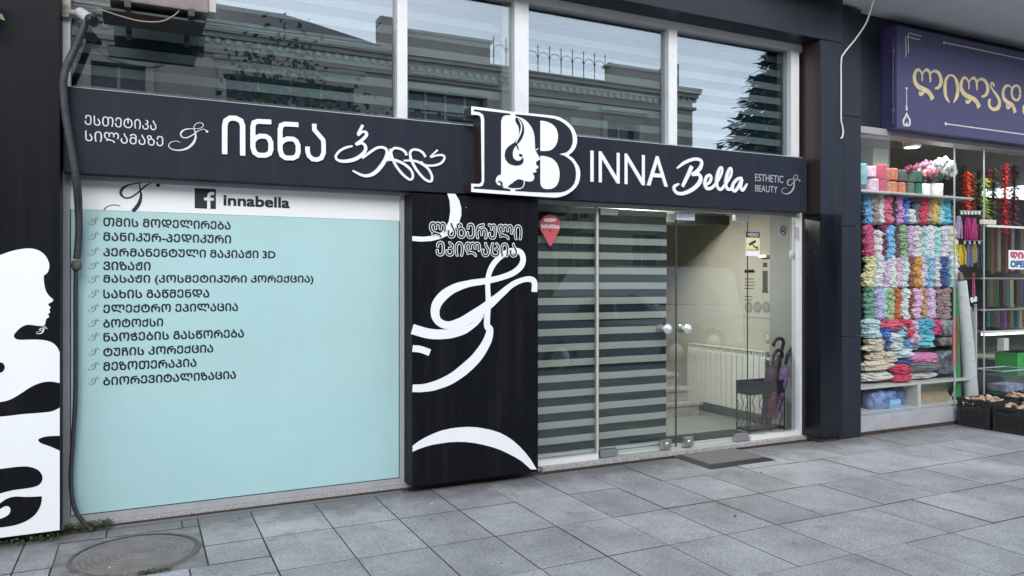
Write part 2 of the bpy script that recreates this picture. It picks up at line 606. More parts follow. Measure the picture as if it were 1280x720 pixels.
JOINT = M('joint_dirt', (.075, .073, .069), .95, var=.4, scale=30, bump=.4, bscale=80)
pavement()
CONC = M('worn_concrete', (.13, .125, .12), .9, scale=7, col2=(.25, .245, .24), bump=.5, bscale=60)
ASPH = M('asphalt', (.05, .05, .052), .85, var=.25, scale=30, bump=.4, bscale=150)
KERB = M('kerb_stone', (.28, .28, .28), .8, var=.15, scale=8)
kind(MB().box(-60, 80, -6.16, 6, -.30, -.0125).build('ground', JOINT), 'structure')
kind(MB().box(-.45, .335, -1.046, -.275, -.012, -.0045).build('pavement_patch', CONC), 'structure')
kind(MB().box(-60, 80, -6.32, -6.165, -.3, .003, bev=.01).build('kerb', KERB), 'structure')
kind(MB().box(-60, 80, -12.9, -6.325, -.35, -.13).build('road', ASPH), 'structure')
kind(MB().box(-60, 80, -13.06, -12.905, -.3, .0, bev=.01).build('kerb', KERB), 'structure')
kind(MB().box(-60, 80, -60, -13.065, -.3, -.005).build('pavement', M('far_paving', (.14, .14, .14), .85, var=.15, scale=2)), 'structure')

# ------------------------------------------------------------------ the salon building
GY = .06
X = lambda px, Y=GY: P(px, 300, Y).x
B = thing('salon_building', 'beauty salon shopfront with dark blue-grey cladding, tall upper windows and glass doors', 'building', (2.8, 0, 0))
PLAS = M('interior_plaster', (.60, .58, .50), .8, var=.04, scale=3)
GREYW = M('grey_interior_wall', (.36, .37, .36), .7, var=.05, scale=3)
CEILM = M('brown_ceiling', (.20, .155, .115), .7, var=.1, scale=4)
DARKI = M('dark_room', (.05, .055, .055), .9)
FLOORM = M('salon_floor_tile', (.26, .27, .25), .35, var=.1, scale=5)
MARB = M('marble_step', (.42, .41, .37), .35, scale=6, col2=(.28, .27, .24))
xl, xr = X(88), X(998)
x_p0, x_p1 = X(498), X(506)
# structural walls hidden by the cladding
MB().box(-6, xr + .05, .10, .35, 2.33, 2.80).box(-6, xr + .05, .02, .35, 4.03, 7.5).box(-6, xl - .06, .02, .35, 0, 4.03).box(x_p1 + .03, X(672) - .02, .06, .30, .05, 2.33).box(xr + .03, 6.66, .02, .35, 0, 7.5).box(6.66, 14, .02, .35, 4.0, 7.5).build('wall', M('wall_render', (.10, .105, .12), .8), B)
# fascia over the windows and the dark soffit in front of it
MB().box(-6, 6.345, -.234, .015, 4.0, 4.9, bev=.006).build('fascia', FASCIA, B)
MB().box(5.2, 6.30, -.62, -.24, 4.46, 4.6).build('soffit', M('dark_soffit', (.03, .032, .04), .5), B)
# corner pillar: deep gloss sleeve and a shallower panelled cheek
px0, px1 = X(1002.5, 0), P(1053, 400, -.234).x
pz = MB()
pz.box(px0, px1, -.234, .015, 2.272, 3.994, bev=.004)
pz.build('pillar_cladding', PILLAR, B)
MB().box(px0 + .002, px1 - .002, -.232, .015, .05, 2.268, bev=.004).build('pillar_cladding', PILLAR_DK, B)
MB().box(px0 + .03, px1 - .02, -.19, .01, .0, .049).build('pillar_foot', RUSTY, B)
MB().box(px0 - .003, px0 - .0005, -.228, -.006, 2.28, 3.99).build('pillar_cheek', M('bronze_film', lin((56, 44, 40)), .3, var=.1, scale=3), B)
for z0, z1 in ((.0, 1.04), (1.046, 2.163), (2.169, 3.287), (3.293, 4.40)):
    MB().box(px1 + .002, 6.665, -.185, .018, z0, z1, bev=.003).build('pillar_panel', PILLAR, B)

# white frames of the upper window band
fr = MB()
fr.box(xl - .075, xr + .008, .0, .10, 3.93, 4.028)
fr.box(xl - .075, xr + .008, .0, .10, 2.80, 2.86)
for a, b in ((75, 88), (496.5, 509), (643, 660.5), (835.5, 846), (988.5, 998.5)):
    fr.box(X(a, 0), X(b, 0), -.004, .098, 2.862, 3.928)
fr.build('upper_window_frame', FRAME, B)
MB().box(X(629), X(642.5), .07, .11, 2.862, 3.928).build('mullion_reflection_post', M('cream_reflection', (.46, .44, .36), .5), B)  # added beige post standing in for the mullion's reflection in the glass
for a, b in ((88, 496.5), (509, 643), (660.5, 835.5), (846, 988.5)):
    pm_ = MB().box(X(a, 0) + .002, X(b, 0) - .002, GY - .008, GY, 2.863, 3.927)
    ta, tb_ = {88: (.0016, -.001), 509: (-.0022, .0015), 660.5: (.001, .002), 846: (-.0015, -.0025)}[a]
    cx_ = (X(a, 0) + X(b, 0)) / 2
    for v_ in pm_.v:
        v_.y += (v_.x - cx_) * ta + (v_.z - 3.4) * tb_
    pm_.build('window_pane', GLASS_UP, B)

# frame and stone sill of the frosted shop window
fr = MB()
fr.box(xl - .075, xl, .0, .09, .03, 2.32)
fr.box(xl + .001, x_p0 - .001, .02, .09, .03, .075)
fr.box(xl + .001, x_p0 - .001, .01, .09, 2.265, 2.32)
fr.box(x_p0, x_p1 + .03, .0, .09, .03, 2.32)
fr.build('shop_window_frame', M('light_grey_aluminium', (.36, .365, .38), .45, var=.08, scale=7), B)
MB().box(xl - .09, X(672) - .005, .0, .12, -.01, .028, bev=.004).build('stone_sill', TERR, B)
MB().box(X(672) - .004, px0 + .03, -.035, .20, -.01, .040, bev=.004).build('threshold', TERR, B)

# entrance glazing
zt, zb = 2.262, .06
xf0, xf1, xd, xe, xg = X(668), X(744.5), X(844.5), X(934), X(993.5)
fr = MB()
fr.box(xf0 - .03, px0, .02, .10, zt, 2.325)
fr.build('door_header', GFRAME, B)
MB().box(xf0, xf1, .01, .083, .041, .085).build('bottom_rail', FRAME, B)
MB().box(xe + .004, xg, .01, .10, .041, .085).build('bottom_rail', FRAME, B)
MB().box(xg, px0 - .001, .0, .10, .041, 2.32).build('door_jamb', FRAME, B)
MB().box(xf0, xe + .003, .084, .10, .0405, .078).build('threshold_strip', M('white_strip', (.72, .76, .77), .4), B)
MB().box(xf1 + .001, xf1 + .022, .045, .075, .06, zt - .001).build('glass_seal', M('seal_strip', (.50, .47, .42), .5), B)
MB().box(xf0, xf1 - .001, GY - .01, GY, .086, zt - .001).build('fixed_pane', GLASS_DR, B)
MB().box(xe + .006, xg - .001, GY - .01, GY, .086, zt - .001).build('fixed_pane', GLASS_DR, B)
EDGE = M('glass_edge', (.055, .075, .068), .25)


def leaf(x0, x1, hinge_left, lock_x, knob_px):
    d = MB().box(x0, x1, GY - .01, GY, zb, zt - .012).build('door', GLASS_DR, B)
    e = MB()
    for xx in (x0, x1):
        e.box(xx - .0025, xx + .0025, GY - .0105, GY + .0005, zb, zt - .012)
    e.build('door_edge', EDGE, d)
    hx0, hx1 = (x0 + .006, x0 + .19) if hinge_left else (x1 - .17, x1 - .004)
    for z0, z1 in ((zt - .072, zt - .013), (.048, .112)):
        MB().box(hx0, hx1, GY - .028, GY + .018, z0, z1, bev=.003).build('patch_fitting', STEEL, d)
    k = MB()
    k.box(lock_x - .05, lock_x + .05, GY - .03, GY + .018, .052, .138, bev=.004)
    k.build('lock_case', STEEL, d)
    MB().lathe((lock_x, GY - .03, .098), [(.001, -.006), (.016, -.006), (.018, 0)], 16, axis='Y').build('lock_cylinder', CHROME, d)
    c = P(knob_px, 411, GY)
    kn = MB()
    kn.lathe((c.x, GY - .01, c.z), [(.001, -.075), (.032, -.06), (.044, -.057), (.049, -.048), (.044, -.034), (.034, -.026), (.018, -.02), (.018, -.004), (.030, -.001), (.030, 0)], 28, axis='Y')
    kn.lathe((c.x, GY + .0, c.z), [(.026, 0), (.026, .002), (.016, .006), (.016, .02), (.04, .04), (.04, .06), (.001, .07)], 28, axis='Y')
    kn.build('door_knob', M('knob_acrylic_chrome', (.62, .64, .63), .22, metal=.5), d)


leaf(xf1 + .028, xd - .004, True, X(831.5), 830)
leaf(xd + .004, xe - .001, False, X(859), 855)

# inside
wx = 6.16
MB().box(1.7, wx + .2, .12, 4.6, -.02, .038).build('interior_floor', FLOORM, B)
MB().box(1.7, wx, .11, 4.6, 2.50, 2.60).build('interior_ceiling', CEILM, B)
MB().box(3.4, wx - .001, 1.25, 1.75, 2.28, 2.499).box(3.4, wx - .002, .55, .62, 2.42, 2.498, mi=1).box(3.4, wx - .002, 1.20, 1.249, 2.262, 2.36, mi=1).build('ceiling_duct', [M('duct_grey', (.34, .33, .30), .7), DARKI], B)
MB().box(wx, wx + .15, .44, 4.6, .0, 2.6).box(1.6, wx, 4.6, 4.75, 0, 2.6).build('interior_wall', PLAS, B)
MB().box(6.03, wx + .15, .105, .438, .0, 2.6).build('interior_pier', GREYW, B)
MB().box(1.5, 1.69, .10, 4.6, 0, 2.6).build('partition', PLAS, B)
MB().box(wx - .012, wx - .001, .45, 4.6, .04, .13).build('skirting', MARB, B)
st = MB()
for k in range(6):
    st.box(3.6, 5.90 - .13 * k, 1.35 + .06 * k, 2.6, .039 + .165 * k + .125, .039 + .165 * (k + 1) - .001, bev=.006)
    st.box(3.6, 5.86 - .13 * k, 1.38 + .06 * k, 2.59, .039 + .165 * k, .039 + .165 * k + .1245)
st.build('stairs', MARB, B)
# upper room behind the tall windows
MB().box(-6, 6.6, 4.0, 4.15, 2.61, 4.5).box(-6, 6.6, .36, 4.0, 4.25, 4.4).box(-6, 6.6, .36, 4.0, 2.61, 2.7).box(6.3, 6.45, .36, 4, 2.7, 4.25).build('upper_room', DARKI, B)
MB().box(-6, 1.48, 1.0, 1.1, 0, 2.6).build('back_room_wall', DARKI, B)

MB().box(xl - .09, X(672) - .01, -.022, -.0005, -.012, .004).box(X(672), px0, -.052, -.036, -.012, .005).build('dirt_shade_line', RUSTY, B)  # dirt along the base; its dark colour also stands in for contact shade
# ------------------------------------------------------------------ zebra blinds
BAND = M('blind_band_fabric', (.46, .475, .44), .85, var=.05, scale=60, bump=.1, bscale=300)
BANDU = M('upper_blind_band_fabric', (.38, .40, .39), .85, var=.05, scale=60)


def sheer(name, col, alpha):
    m = bpy.data.materials.new(name); m.use_nodes = True
    t = m.node_tree
    b = t.nodes['Principled BSDF']
    b.inputs['Base Color'].default_value = (*col, 1); b.inputs['Roughness'].default_value = .9
    b.inputs['Alpha'].default_value = alpha
    return m


SHEER = sheer('blind_sheer_fabric', (.020, .036, .045), .9)


def zebra(label, x0, x1, z0, z1, Y, pitch, bright, phase, bm_, tilt=0, grp='striped roller blinds in the upper windows'):
    t = thing('zebra_blind', label, 'blind', ((x0 + x1) / 2, Y, z0), grp)
    MB().box(x0, x1, Y + .012, Y + .0135, z0, z1).build('sheer_fabric', SHEER, t)
    m = MB()
    z = phase
    while z > z0:
        z -= pitch
    while z < z1:
        a, b = max(z - bright / 2, z0), min(z + bright / 2, z1)
        if b > a:
            n = 10
            vs = []
            for i in range(n + 1):
                xx = x0 + (x1 - x0) * i / n
                dz = .0006 * math.sin(i * 1.7 + z * 9)
                vs += [(xx, Y + .002 * math.sin(i * 2.1), a + dz), (xx, Y + .002 * math.sin(i * 2.1), b + dz)]
            m.add(vs, [(2 * i, 2 * i + 2, 2 * i + 3, 2 * i + 1) for i in range(n)])
        z += pitch
    o = m.build('fabric_bands', bm_, t)
    MB().box(x0, x1, Y - .006, Y + .02, z0 - .026, z0 - .002, bev=.003).build('bottom_rail', FRAME, t)
    return t


zebra('striped roller blind behind the fixed glass and one door leaf, drawn to the floor', X(664), P(833.5, 400, .13).x, .105, 2.255, .13, .1345, .061, 2.10, BAND, grp=None)
UB = [(88, 496.5, 'wide striped blind behind the upper pane nearest the air conditioner'),
      (511, 641, 'striped blind behind the upper pane above the monogram sign, beside the wide pane'),
      (662, 834, 'striped blind behind the upper pane reflecting an iron roof railing'),
      (848, 987, 'striped blind behind the upper pane reflecting a tall conifer')]
for a, b, l in UB:
    zebra(l, X(a) + .01, X(b) - .01, 2.86, 3.95, .16, .142, .066, 3.02, BANDU)

# ------------------------------------------------------------------ ampersand-like flourish used on every sign
FL = [(935, 347), (900, 337), (862, 349), (841, 376), (852, 402), (890, 416), (940, 413), (995, 390), (1038, 345), (1058, 295), (1056, 250), (1046, 215), (1050, 186),
      (1075, 163), (1105, 158), (1122, 174), (1110, 200), (1075, 212), (1030, 217), (980, 226), (946, 250), (938, 280), (957, 301), (990, 299), (1030, 275), (1070, 240), (1100, 221), (1130, 214), (1152, 226)]
FW = [3, 4, 5, 6, 7, 8, 12, 17, 19, 15, 9, 6, 5, 5, 5, 6, 5, 4, 5, 9, 13, 11, 8, 9, 9, 7, 5, 5, 6]


def flourish(name, cx, cz, h, Y, m, parent, k=1.0, th=.003, sl=None, wx=1.0):
    s = h / 262
    pts = [(cx + (x - 1000) * s * wx, cz - (y - 287) * s) for x, y in FL]
    w = [a * s * k for a in FW]
    mb = MB()
    if sl:
        pts, w = pts[sl[0]:sl[1]], w[sl[0]:sl[1]]
    mb.stroke(pts, w, Y, th, ramp=min(.002, th * .6), n=5)
    if not sl or sl[1] >= 29:
        c = (cx + (1153 - 1000) * s * wx, cz - (231 - 287) * s)
        r = 11 * s * max(1, k * .7)
        mb.plate([(c[0] + r * math.cos(a * math.pi / 8), c[1] + r * math.sin(a * math.pi / 8)) for a in range(16)], Y - th - .0025, Y)
    return mb.build(name, m, parent)


def area_text(body, xa, xb, ya, yb, Y, m, parent, name='lettering', **k):
    """fits a line between two columns of the photograph; ya/yb: top and foot at column xa"""
    a, b = P(xa, ya, Y), P(xa, yb, Y)
    return text(name, body, a.x, P(xb, 360, Y).x, b.z, a.z, Y, m, parent, **k)


# ------------------------------------------------------------------ long salon sign
SY = -.115
s0, s1 = P(79, 150, SY).x, P(1008.5, 230, SY).x
sg = thing('salon_sign', 'long dark slate sign board with white Georgian and Latin lettering above the shopfront', 'sign', ((s0 + s1) / 2, SY, 2.29))
SZ0, SZ1 = 2.290, 2.832
MB().box(s0, s1, SY, .0, SZ0, SZ1, bev=.004).build('sign_panel', SLATE, sg)
LETW = M('white_letter', (.80, .81, .83), .4)
LETG = M('pale_grey_letter', (.34, .36, .40), .45)
area_text(up('ესთეტიკა'), 106, 195.5, 143, 156, SY, M('pale_letter', (.62, .65, .70), .45), sg)
area_text(up('სილამაზე'), 106.5, 204, 163, 176.2, SY, MATS['pale_letter'], sg)
f0, f1 = P(213, 188, SY), P(259, 154, SY)
flourish('flourish', P(235.5, 170, SY).x, P(235.5, 170.5, SY).z, P(236, 151.5, SY).z - P(236, 188.5, SY).z, SY, MATS['pale_letter'], sg, k=1.1)
# big monoline word
q = lambda pts: trace(pts, (265, 135), 8, SY)
px8 = (P(345, 180, SY).x - P(335, 180, SY).x) / 10 / 8     # metres per enlarged pixel across
w50 = 50 * px8 * 1.02
big = MB()
big.stroke(q([(125, 464), (126, 180), (138, 130), (180, 104), (236, 106), (287, 132), (304, 178), (305, 479)]), w50, SY, .012, n=8, spl=False)
for dx, dy in ((0, 0), (272, 27)):
    pts = [(590, 143), (455, 136), (418, 150), (407, 192), (407, 395), (424, 448), (462, 474), (535, 476), (573, 456), (587, 418), (586, 350), (568, 308), (536, 287), (480, 284), (436, 302), (410, 335)]
    big.stroke(q([(x + dx, y + dy * (1 if True else 0)) for x, y in pts]), w50 * .96, SY, .012, ramp=.003, spl=False)
big.stroke(q([(1020, 161), (1022, 222), (1108, 322), (1113, 355), (1113, 452), (1090, 503), (1048, 519), (1003, 514), (966, 480), (953, 438), (952, 388)]), w50 * .9, SY, .012, spl=False)
big.build('word_lettering', LETW, sg)
q = lambda pts: trace(pts, (410, 145), 8, SY)
sc1 = MB()
sc1.stroke(q([(346, 92), (300, 186), (340, 160), (375, 165), (381, 195), (340, 240), (278, 285), (330, 273), (365, 295), (372, 340), (330, 395), (250, 440), (150, 455), (90, 440), (75, 405), (110, 355), (170, 320), (242, 303)]),
           [30 * px8, 34 * px8, 24 * px8, 30 * px8, 34 * px8, 34 * px8, 30 * px8, 28 * px8, 32 * px8, 34 * px8, 40 * px8, 40 * px8, 34 * px8, 26 * px8, 24 * px8, 26 * px8, 26 * px8, 18 * px8], SY, .010, ramp=.004)
sc1.stroke(q([(340, 425), (420, 362), (490, 320), (550, 318), (585, 350), (577, 420), (530, 500), (470, 565), (400, 598), (330, 592), (243, 548)]),
           [v * px8 for v in (22, 28, 28, 28, 32, 40, 44, 42, 36, 28, 18)], SY, .0105, ramp=.004)
sc1.stroke(q([(592, 455), (612, 380), (655, 326), (720, 332), (765, 360), (782, 396)]), [v * px8 for v in (26, 34, 26, 26, 28, 26)], SY, .011, ramp=.003)
sc1.stroke(q([(622, 330), (632, 400), (665, 480), (720, 560), (780, 618), (822, 638), (845, 610), (830, 550), (770, 492), (690, 452), (590, 432)]), [v * px8 for v in (30, 30, 30, 28, 28, 26, 24, 26, 30, 30, 30)], SY, .0115, ramp=.003)
sc1.stroke(q([(970, 412), (945, 370), (895, 342), (845, 340), (818, 368), (825, 430), (868, 520), (930, 602), (985, 648), (1028, 652), (1035, 605), (1000, 535), (935, 482), (860, 452), (752, 448)]), [v * px8 for v in (26, 28, 26, 26, 26, 30, 30, 28, 28, 26, 26, 28, 28, 26, 18)], SY, .012, ramp=.003)
sc1.stroke(q([(1092, 342), (1022, 412), (1090, 394), (1145, 396), (1160, 425), (1130, 470), (1070, 494), (1000, 498), (955, 487), (926, 455)]), [v * px8 for v in (20, 18, 22, 24, 22, 26, 26, 22, 20, 12)], SY, .0125, ramp=.003)
sc1.build('script_lettering', LETW, sg)
area_text('INNA', 737, 834, 188, 227.3, SY, LETW, sg, th=.01, bold=.0012)
q = lambda pts: trace(pts, (830, 185), 7.111, SY)
pxb = (P(885, 220, SY).x - P(875, 220, SY).x) / 10 / 7.111
bl = MB()
W = lambda *a: [v * pxb * .86 for v in a]
bl.stroke(q([(243, 163), (205, 250), (158, 345)]), W(34, 32, 26), SY, .010)
bl.stroke(q([(110, 183), (180, 130), (258, 101), (310, 106), (330, 132), (316, 180), (282, 215), (246, 238), (300, 236), (320, 272), (300, 322), (240, 374), (160, 406), (105, 399), (82, 365), (92, 338), (126, 320)]), W(12, 26, 26, 26, 28, 32, 32, 24, 28, 34, 34, 32, 28, 26, 26, 24, 14), SY, .011, ramp=.004)
bl.stroke(q([(358, 335), (402, 302), (413, 262), (395, 242), (368, 268), (356, 318), (372, 358), (412, 358), (458, 315), (500, 240), (511, 190), (497, 175), (474, 222), (460, 302), (472, 355), (497, 370), (532, 335), (585, 250), (592, 195), (578, 183), (555, 235), (541, 312), (552, 360), (577, 370), (606, 345)]),
          W(20, 24, 26, 24, 26, 30, 28, 26, 22, 22, 20, 20, 26, 28, 26, 24, 22, 22, 20, 20, 26, 28, 26, 24, 22), SY, .0115, ramp=.005)
bl.stroke(q([(690, 268), (650, 275), (610, 320), (602, 368), (625, 384), (656, 345), (685, 280), (674, 345), (686, 376), (706, 362), (732, 318)]), W(20, 24, 26, 28, 24, 24, 24, 28, 26, 22, 10), SY, .0125, ramp=.004)
bl.build('script_lettering', LETW, sg)
area_text('ESTHETIC', 943.8, 979, 217, 226.3, SY, LETG, sg)
area_text('BEAUTY', 943.8, 971.5, 231, 239.3, SY, LETG, sg)
flourish('flourish', P(988.4, 230, SY).x, P(988.4, 230.4, SY).z, P(988, 218, SY).z - P(988, 243.2, SY).z, SY, LETG, sg, k=1.15)

# ------------------------------------------------------------------ monogram emblem in front of the sign
EY = -.26
q = lambda pts, n=4: spline(trace(pts, (580, 125), 5.7625, EY), n, True)
qs = lambda pts: trace(pts, (580, 125), 5.7625, EY)
em = thing('monogram_sign', 'white edged dark monogram sign with a woman in profile between two capital letters', 'sign', (P(655, 200, EY).x, EY, P(655, 240, EY).z))
out = [(52, 45), (140, 55), (250, 70), (370, 88), (430, 92), (600, 108), (650, 114), (690, 125), (730, 147), (760, 170), (784, 196), (800, 225), (811, 252), (815, 280), (813, 312), (805, 340), (793, 360), (780, 376), (752, 398),
       (775, 411), (795, 430), (825, 475), (835, 503), (838, 535), (834, 570), (825, 600), (806, 631), (780, 655), (750, 676), (720, 690), (690, 698), (660, 703), (600, 700), (330, 682), (52, 662), (52, 602), (100, 605), (117, 601), (125, 592), (128, 575), (126, 440), (122, 142), (118, 122), (110, 112), (95, 107), (52, 107)]
mb = MB()
mb.plate(qs(out), EY, SY + .001, 0, 1)
mb.build('backing_plate', [WHITE, BROWN], em)
EMD = M('emblem_slate', tuple(v * .55 for v in lin((54, 59, 71))), .5, var=.05, scale=6, spec=.12)
stem = [(70, 68), (200, 83), (332, 98), (332, 108), (300, 108), (278, 119), (266, 150), (266, 535), (244, 543), (230, 562), (226, 588), (238, 608), (262, 622), (285, 635), (332, 645), (332, 656), (200, 646), (70, 637), (70, 624), (115, 625), (136, 614), (146, 582), (146, 140), (138, 105), (112, 87), (70, 80)]
mb = MB()
mb.plate(qs(stem), EY - .003, EY)
bowl = [(370, 103), (480, 113), (600, 127), (650, 135), (690, 150), (722, 170), (747, 192), (765, 215), (777, 242), (783, 288), (779, 318), (768, 345), (752, 365), (735, 377), (684, 390), (722, 402), (747, 417), (772, 438), (790, 462), (802, 495), (806, 530), (803, 568), (794, 600), (775, 626), (750, 646), (722, 659), (690, 666), (600, 667), (480, 662), (370, 655), (370, 645),
        (405, 642), (428, 630), (436, 610), (440, 583), (462, 588), (484, 587), (500, 578), (508, 558), (503, 540), (494, 525), (519, 521), (524, 509), (515, 500), (534, 491), (538, 478), (526, 470), (518, 460), (520, 446), (533, 436), (547, 430), (548, 420), (538, 402), (524, 380), (513, 358), (511, 310), (508, 262), (501, 228), (486, 194), (462, 162), (440, 142), (415, 127), (370, 115)]
mb.plate(qs(bowl), EY - .003, EY)
mb.plate(q([(370, 132), (385, 128), (402, 140), (420, 162), (432, 200), (428, 250), (405, 296), (376, 326), (356, 356), (350, 390), (357, 420), (380, 437), (405, 434), (425, 415), (426, 448), (405, 468), (365, 472), (322, 456), (298, 425), (293, 390), (306, 350), (338, 321), (365, 303), (385, 270), (397, 235), (391, 190), (372, 158)], 3), EY - .003, EY)
mb.plate(q([(398, 388), (412, 390), (422, 402), (412, 410), (398, 404)], 3), EY - .003, EY)
mb.plate(q([(315, 630), (348, 598), (385, 572), (410, 574), (428, 582), (428, 604), (420, 624), (400, 633)], 2), EY - .003, EY)
mb.plate(qs([(272, 648), (300, 636), (334, 645), (334, 655)]), EY - .0036, EY)
pe = (P(660, 200, EY).x - P(650, 200, EY).x) / 10 / 5.7625
mb.stroke(qs([(243, 590), (258, 588), (270, 600), (268, 618), (250, 622), (262, 640), (282, 622)]), [4 * pe, 9 * pe, 12 * pe, 10 * pe, 6 * pe, 8 * pe, 5 * pe], EY, .0042)
mb.stroke(qs([(374, 300), (378, 322), (386, 345), (393, 360)]), [12 * pe, 9 * pe, 7 * pe, 3 * pe], EY, .0042)
mb.build('monogram', EMD, em)
mb = MB()
mb.plate(qs([(548, 150), (575, 152), (600, 159), (628, 172), (650, 190), (665, 212), (673, 240), (675, 270), (670, 302), (660, 326), (645, 346), (628, 359), (605, 367), (548, 368)]), EY - .0055, EY - .0031)
mb.build('counter_inlay', WHITE, em)
mb = MB()
mb.plate(qs([(548, 403), (575, 404), (605, 411), (630, 421), (650, 436), (668, 458), (680, 488), (686, 520), (685, 555), (680, 585), (668, 612), (650, 630), (630, 640), (592, 643), (568, 636), (553, 620), (548, 596)]), EY - .0055, EY - .0031)
mb.build('counter_inlay', WHITE, em)
mb = MB()
mb.stroke(qs([(388, 135), (408, 170), (412, 205), (402, 245), (384, 282), (372, 312)]), [3 * pe, 8 * pe, 9 * pe, 8 * pe, 7 * pe, 4 * pe], EY - .003, .003)
mb.build('face_line', WHITE, em)
mb = MB()
mb.stroke(qs([(512, 362), (524, 357), (532, 348)]), [4 * pe, 5 * pe, 3 * pe], EY - .003, .003)
mb.build('face_line', WHITE, em)

# ------------------------------------------------------------------ black panel beside the doors
LY = -.19
a0, a1 = P(515, 400, LY).x, P(672.6, 400, LY).x
lp = thing('service_panel', 'tall black panel box with a sweeping white flourish and outlined lettering beside the glass doors', 'sign', ((a0 + a1) / 2, LY, .055))
MB().box(a0, a1, LY, -.002, .055, 2.266, bev=.003).build('panel_box', NAVY, lp)
pl = MB()
T6 = lambda pts: trace(pts, (505, 235), 3.789, LY)
T7 = lambda pts: trace(pts, (505, 410), 3.6, LY)
ym = (P(600, 400, LY).x - P(590, 400, LY).x) / 10
k6 = ym / 3.789 * .97
main = T6([(617, 492), (618, 450), (600, 432), (560, 436), (512, 458), (462, 500), (400, 553), (330, 604), (262, 640), (205, 650), (163, 632), (147, 595), (155, 550), (188, 508), (240, 474), (310, 452), (390, 440), (460, 424), (520, 400), (556, 366), (563, 328), (545, 300), (505, 298), (470, 315), (440, 340), (412, 380), (397, 430), (397, 490), (399, 545)]) + \
    T7([(389 * .95 + 3, -17), (386, 10), (372, 62), (330, 128), (275, 182), (212, 228), (142, 258), (85, 270), (38, 271)])
mw = [30, 30, 27, 24, 26, 32, 42, 50, 44, 34, 34, 40, 44, 44, 38, 30, 28, 26, 28, 30, 28, 26, 26, 26, 26, 26, 24, 24, 26, 30, 34, 42, 48, 50, 46, 40, 34, 32]
pl.stroke(main, [v * k6 for v in mw], LY, .0015, ramp=.0025, n=6)
pl.stroke(T6([(378, 604), (335, 645), (275, 678), (200, 692), (120, 690), (39, 668)]), [v * k6 for v in (6, 22, 34, 42, 44, 44)], LY, .0012, ramp=.0005, n=6)
pl.stroke(T7([(38.5, 92), (75, 96), (116, 111)]), 27 * ym / 3.6, LY, .0015, ramp=.0005)
pl.plate(T6([(205, 26), (243, 28), (262, 60), (271, 95), (271, 130), (262, 160), (245, 190), (212, 222), (175, 240), (130, 251), (80, 254), (39, 250), (39, 228), (90, 231), (140, 226), (175, 211), (197, 188), (212, 158), (219, 110), (216, 62)]), LY - .0016, LY)
pl.plate(T7([(38.5, 530), (68, 508), (100, 490), (135, 474), (170, 461), (210, 452), (250, 447), (290, 445), (330, 447), (390, 458), (430, 471), (460, 486), (490, 506), (520, 533), (547, 562), (570, 592), (597, 636), (570, 636), (552, 619), (530, 600), (500, 581), (470, 566), (435, 549), (400, 537), (360, 526), (320, 518), (280, 513), (240, 512), (200, 514), (160, 520), (125, 526), (90, 536), (62, 546), (38.5, 557)]), LY - .0016, LY)
pl.build('flourish', WVINYL, lp)
o8 = [(math.cos(i * math.pi / 4) * .0062, math.sin(i * math.pi / 4) * .0062) for i in range(8)]
for body, xa, xb, ya, yb in ((up('ლაზერული'), 537.3, 652, 277.5, 296.5), (up('ეპილაცია'), 545.5, 646, 302, 319.5)):
    area_text(body, xa, xb, ya, yb, LY - .0045, LETW, lp, th=.001, offs=o8)
    area_text(body, xa, xb, ya, yb, LY - .0079, NAVY, lp, th=.0008, name='lettering_inline')

# ------------------------------------------------------------------ pillar panel with white silhouette
MY = -.2
m1 = P(74.8, 400, MY).x
sp = thing('silhouette_panel', 'black wall panel with a white silhouette of a woman beside the frosted window', 'sign', (m1 - .6, MY, .05))
MB().box(-2.6, m1, MY, .012, .05, 4.9, bev=.003).build('panel_box', NAVY, sp)
TA = lambda pts: trace(pts, (0, 300), 3.6, MY)
TB = lambda pts: trace(pts, (0, 480), 3.6, MY)
e = 268.6
w1 = spline(TA([(-150, 130), (-60, 92), (0, 68), (60, 48), (120, 38), (160, 42), (192, 58), (213, 84), (222, 115), (215, 145), (197, 160)]), 5) + \
    spline(TA([(197, 162), (198, 190), (205, 225), (220, 250), (239, 268), (234, 278), (217, 287)]), 4) + spline(TA([(217, 289), (221, 297), (228, 303), (222, 314), (226, 325), (216, 335), (222, 345), (208, 356), (204, 375), (195, 387), (170, 386), (140, 382), (115, 383), (88, 398), (66, 422), (64, 438), (85, 449), (150, 448), (200, 451), (235, 462), (257, 482), (e, 505)]), 3) + \
    TA([(e, 644)]) + spline(TA([(266, 643), (230, 637), (190, 641), (145, 658), (90, 693), (45, 718), (0, 729), (-70, 735), (-150, 735)]), 4)
w2 = spline(TB([(-150, 150), (0, 147), (100, 136), (200, 128), (240, 121), (e, 106)]), 4) + TB([(e, 233.5)]) + spline(TB([(266, 233), (215, 235), (183, 243), (172, 254), (188, 268), (230, 283), (e, 300)]), 3) + TB([(e, 657), (0, 692), (-150, 712)])
mb = MB()
mb.plate(w1, MY - .0015, MY)
mb.plate(w2, MY - .0015, MY)
mb.build('silhouette', WVINYL, sp)
MB().plate(spline(TB([(-150, 395), (-60, 388), (0, 382), (80, 372), (130, 372), (170, 386), (190, 412), (187, 440), (165, 459), (120, 469), (60, 477), (0, 492), (-60, 510), (-150, 520)]), 3), MY - .003, MY - .0016).build('dark_cutout', NAVY, sp)
MB().plate(spline(TB([(-150, 590), (-60, 575), (0, 537), (30, 516), (70, 506), (120, 508), (189, 505)]), 3) + spline(TB([(189, 507), (183, 545), (160, 585), (120, 615), (70, 634), (0, 645), (-60, 640), (-150, 620)]), 3), MY - .003, MY - .0016).build('dark_cutout', NAVY, sp)
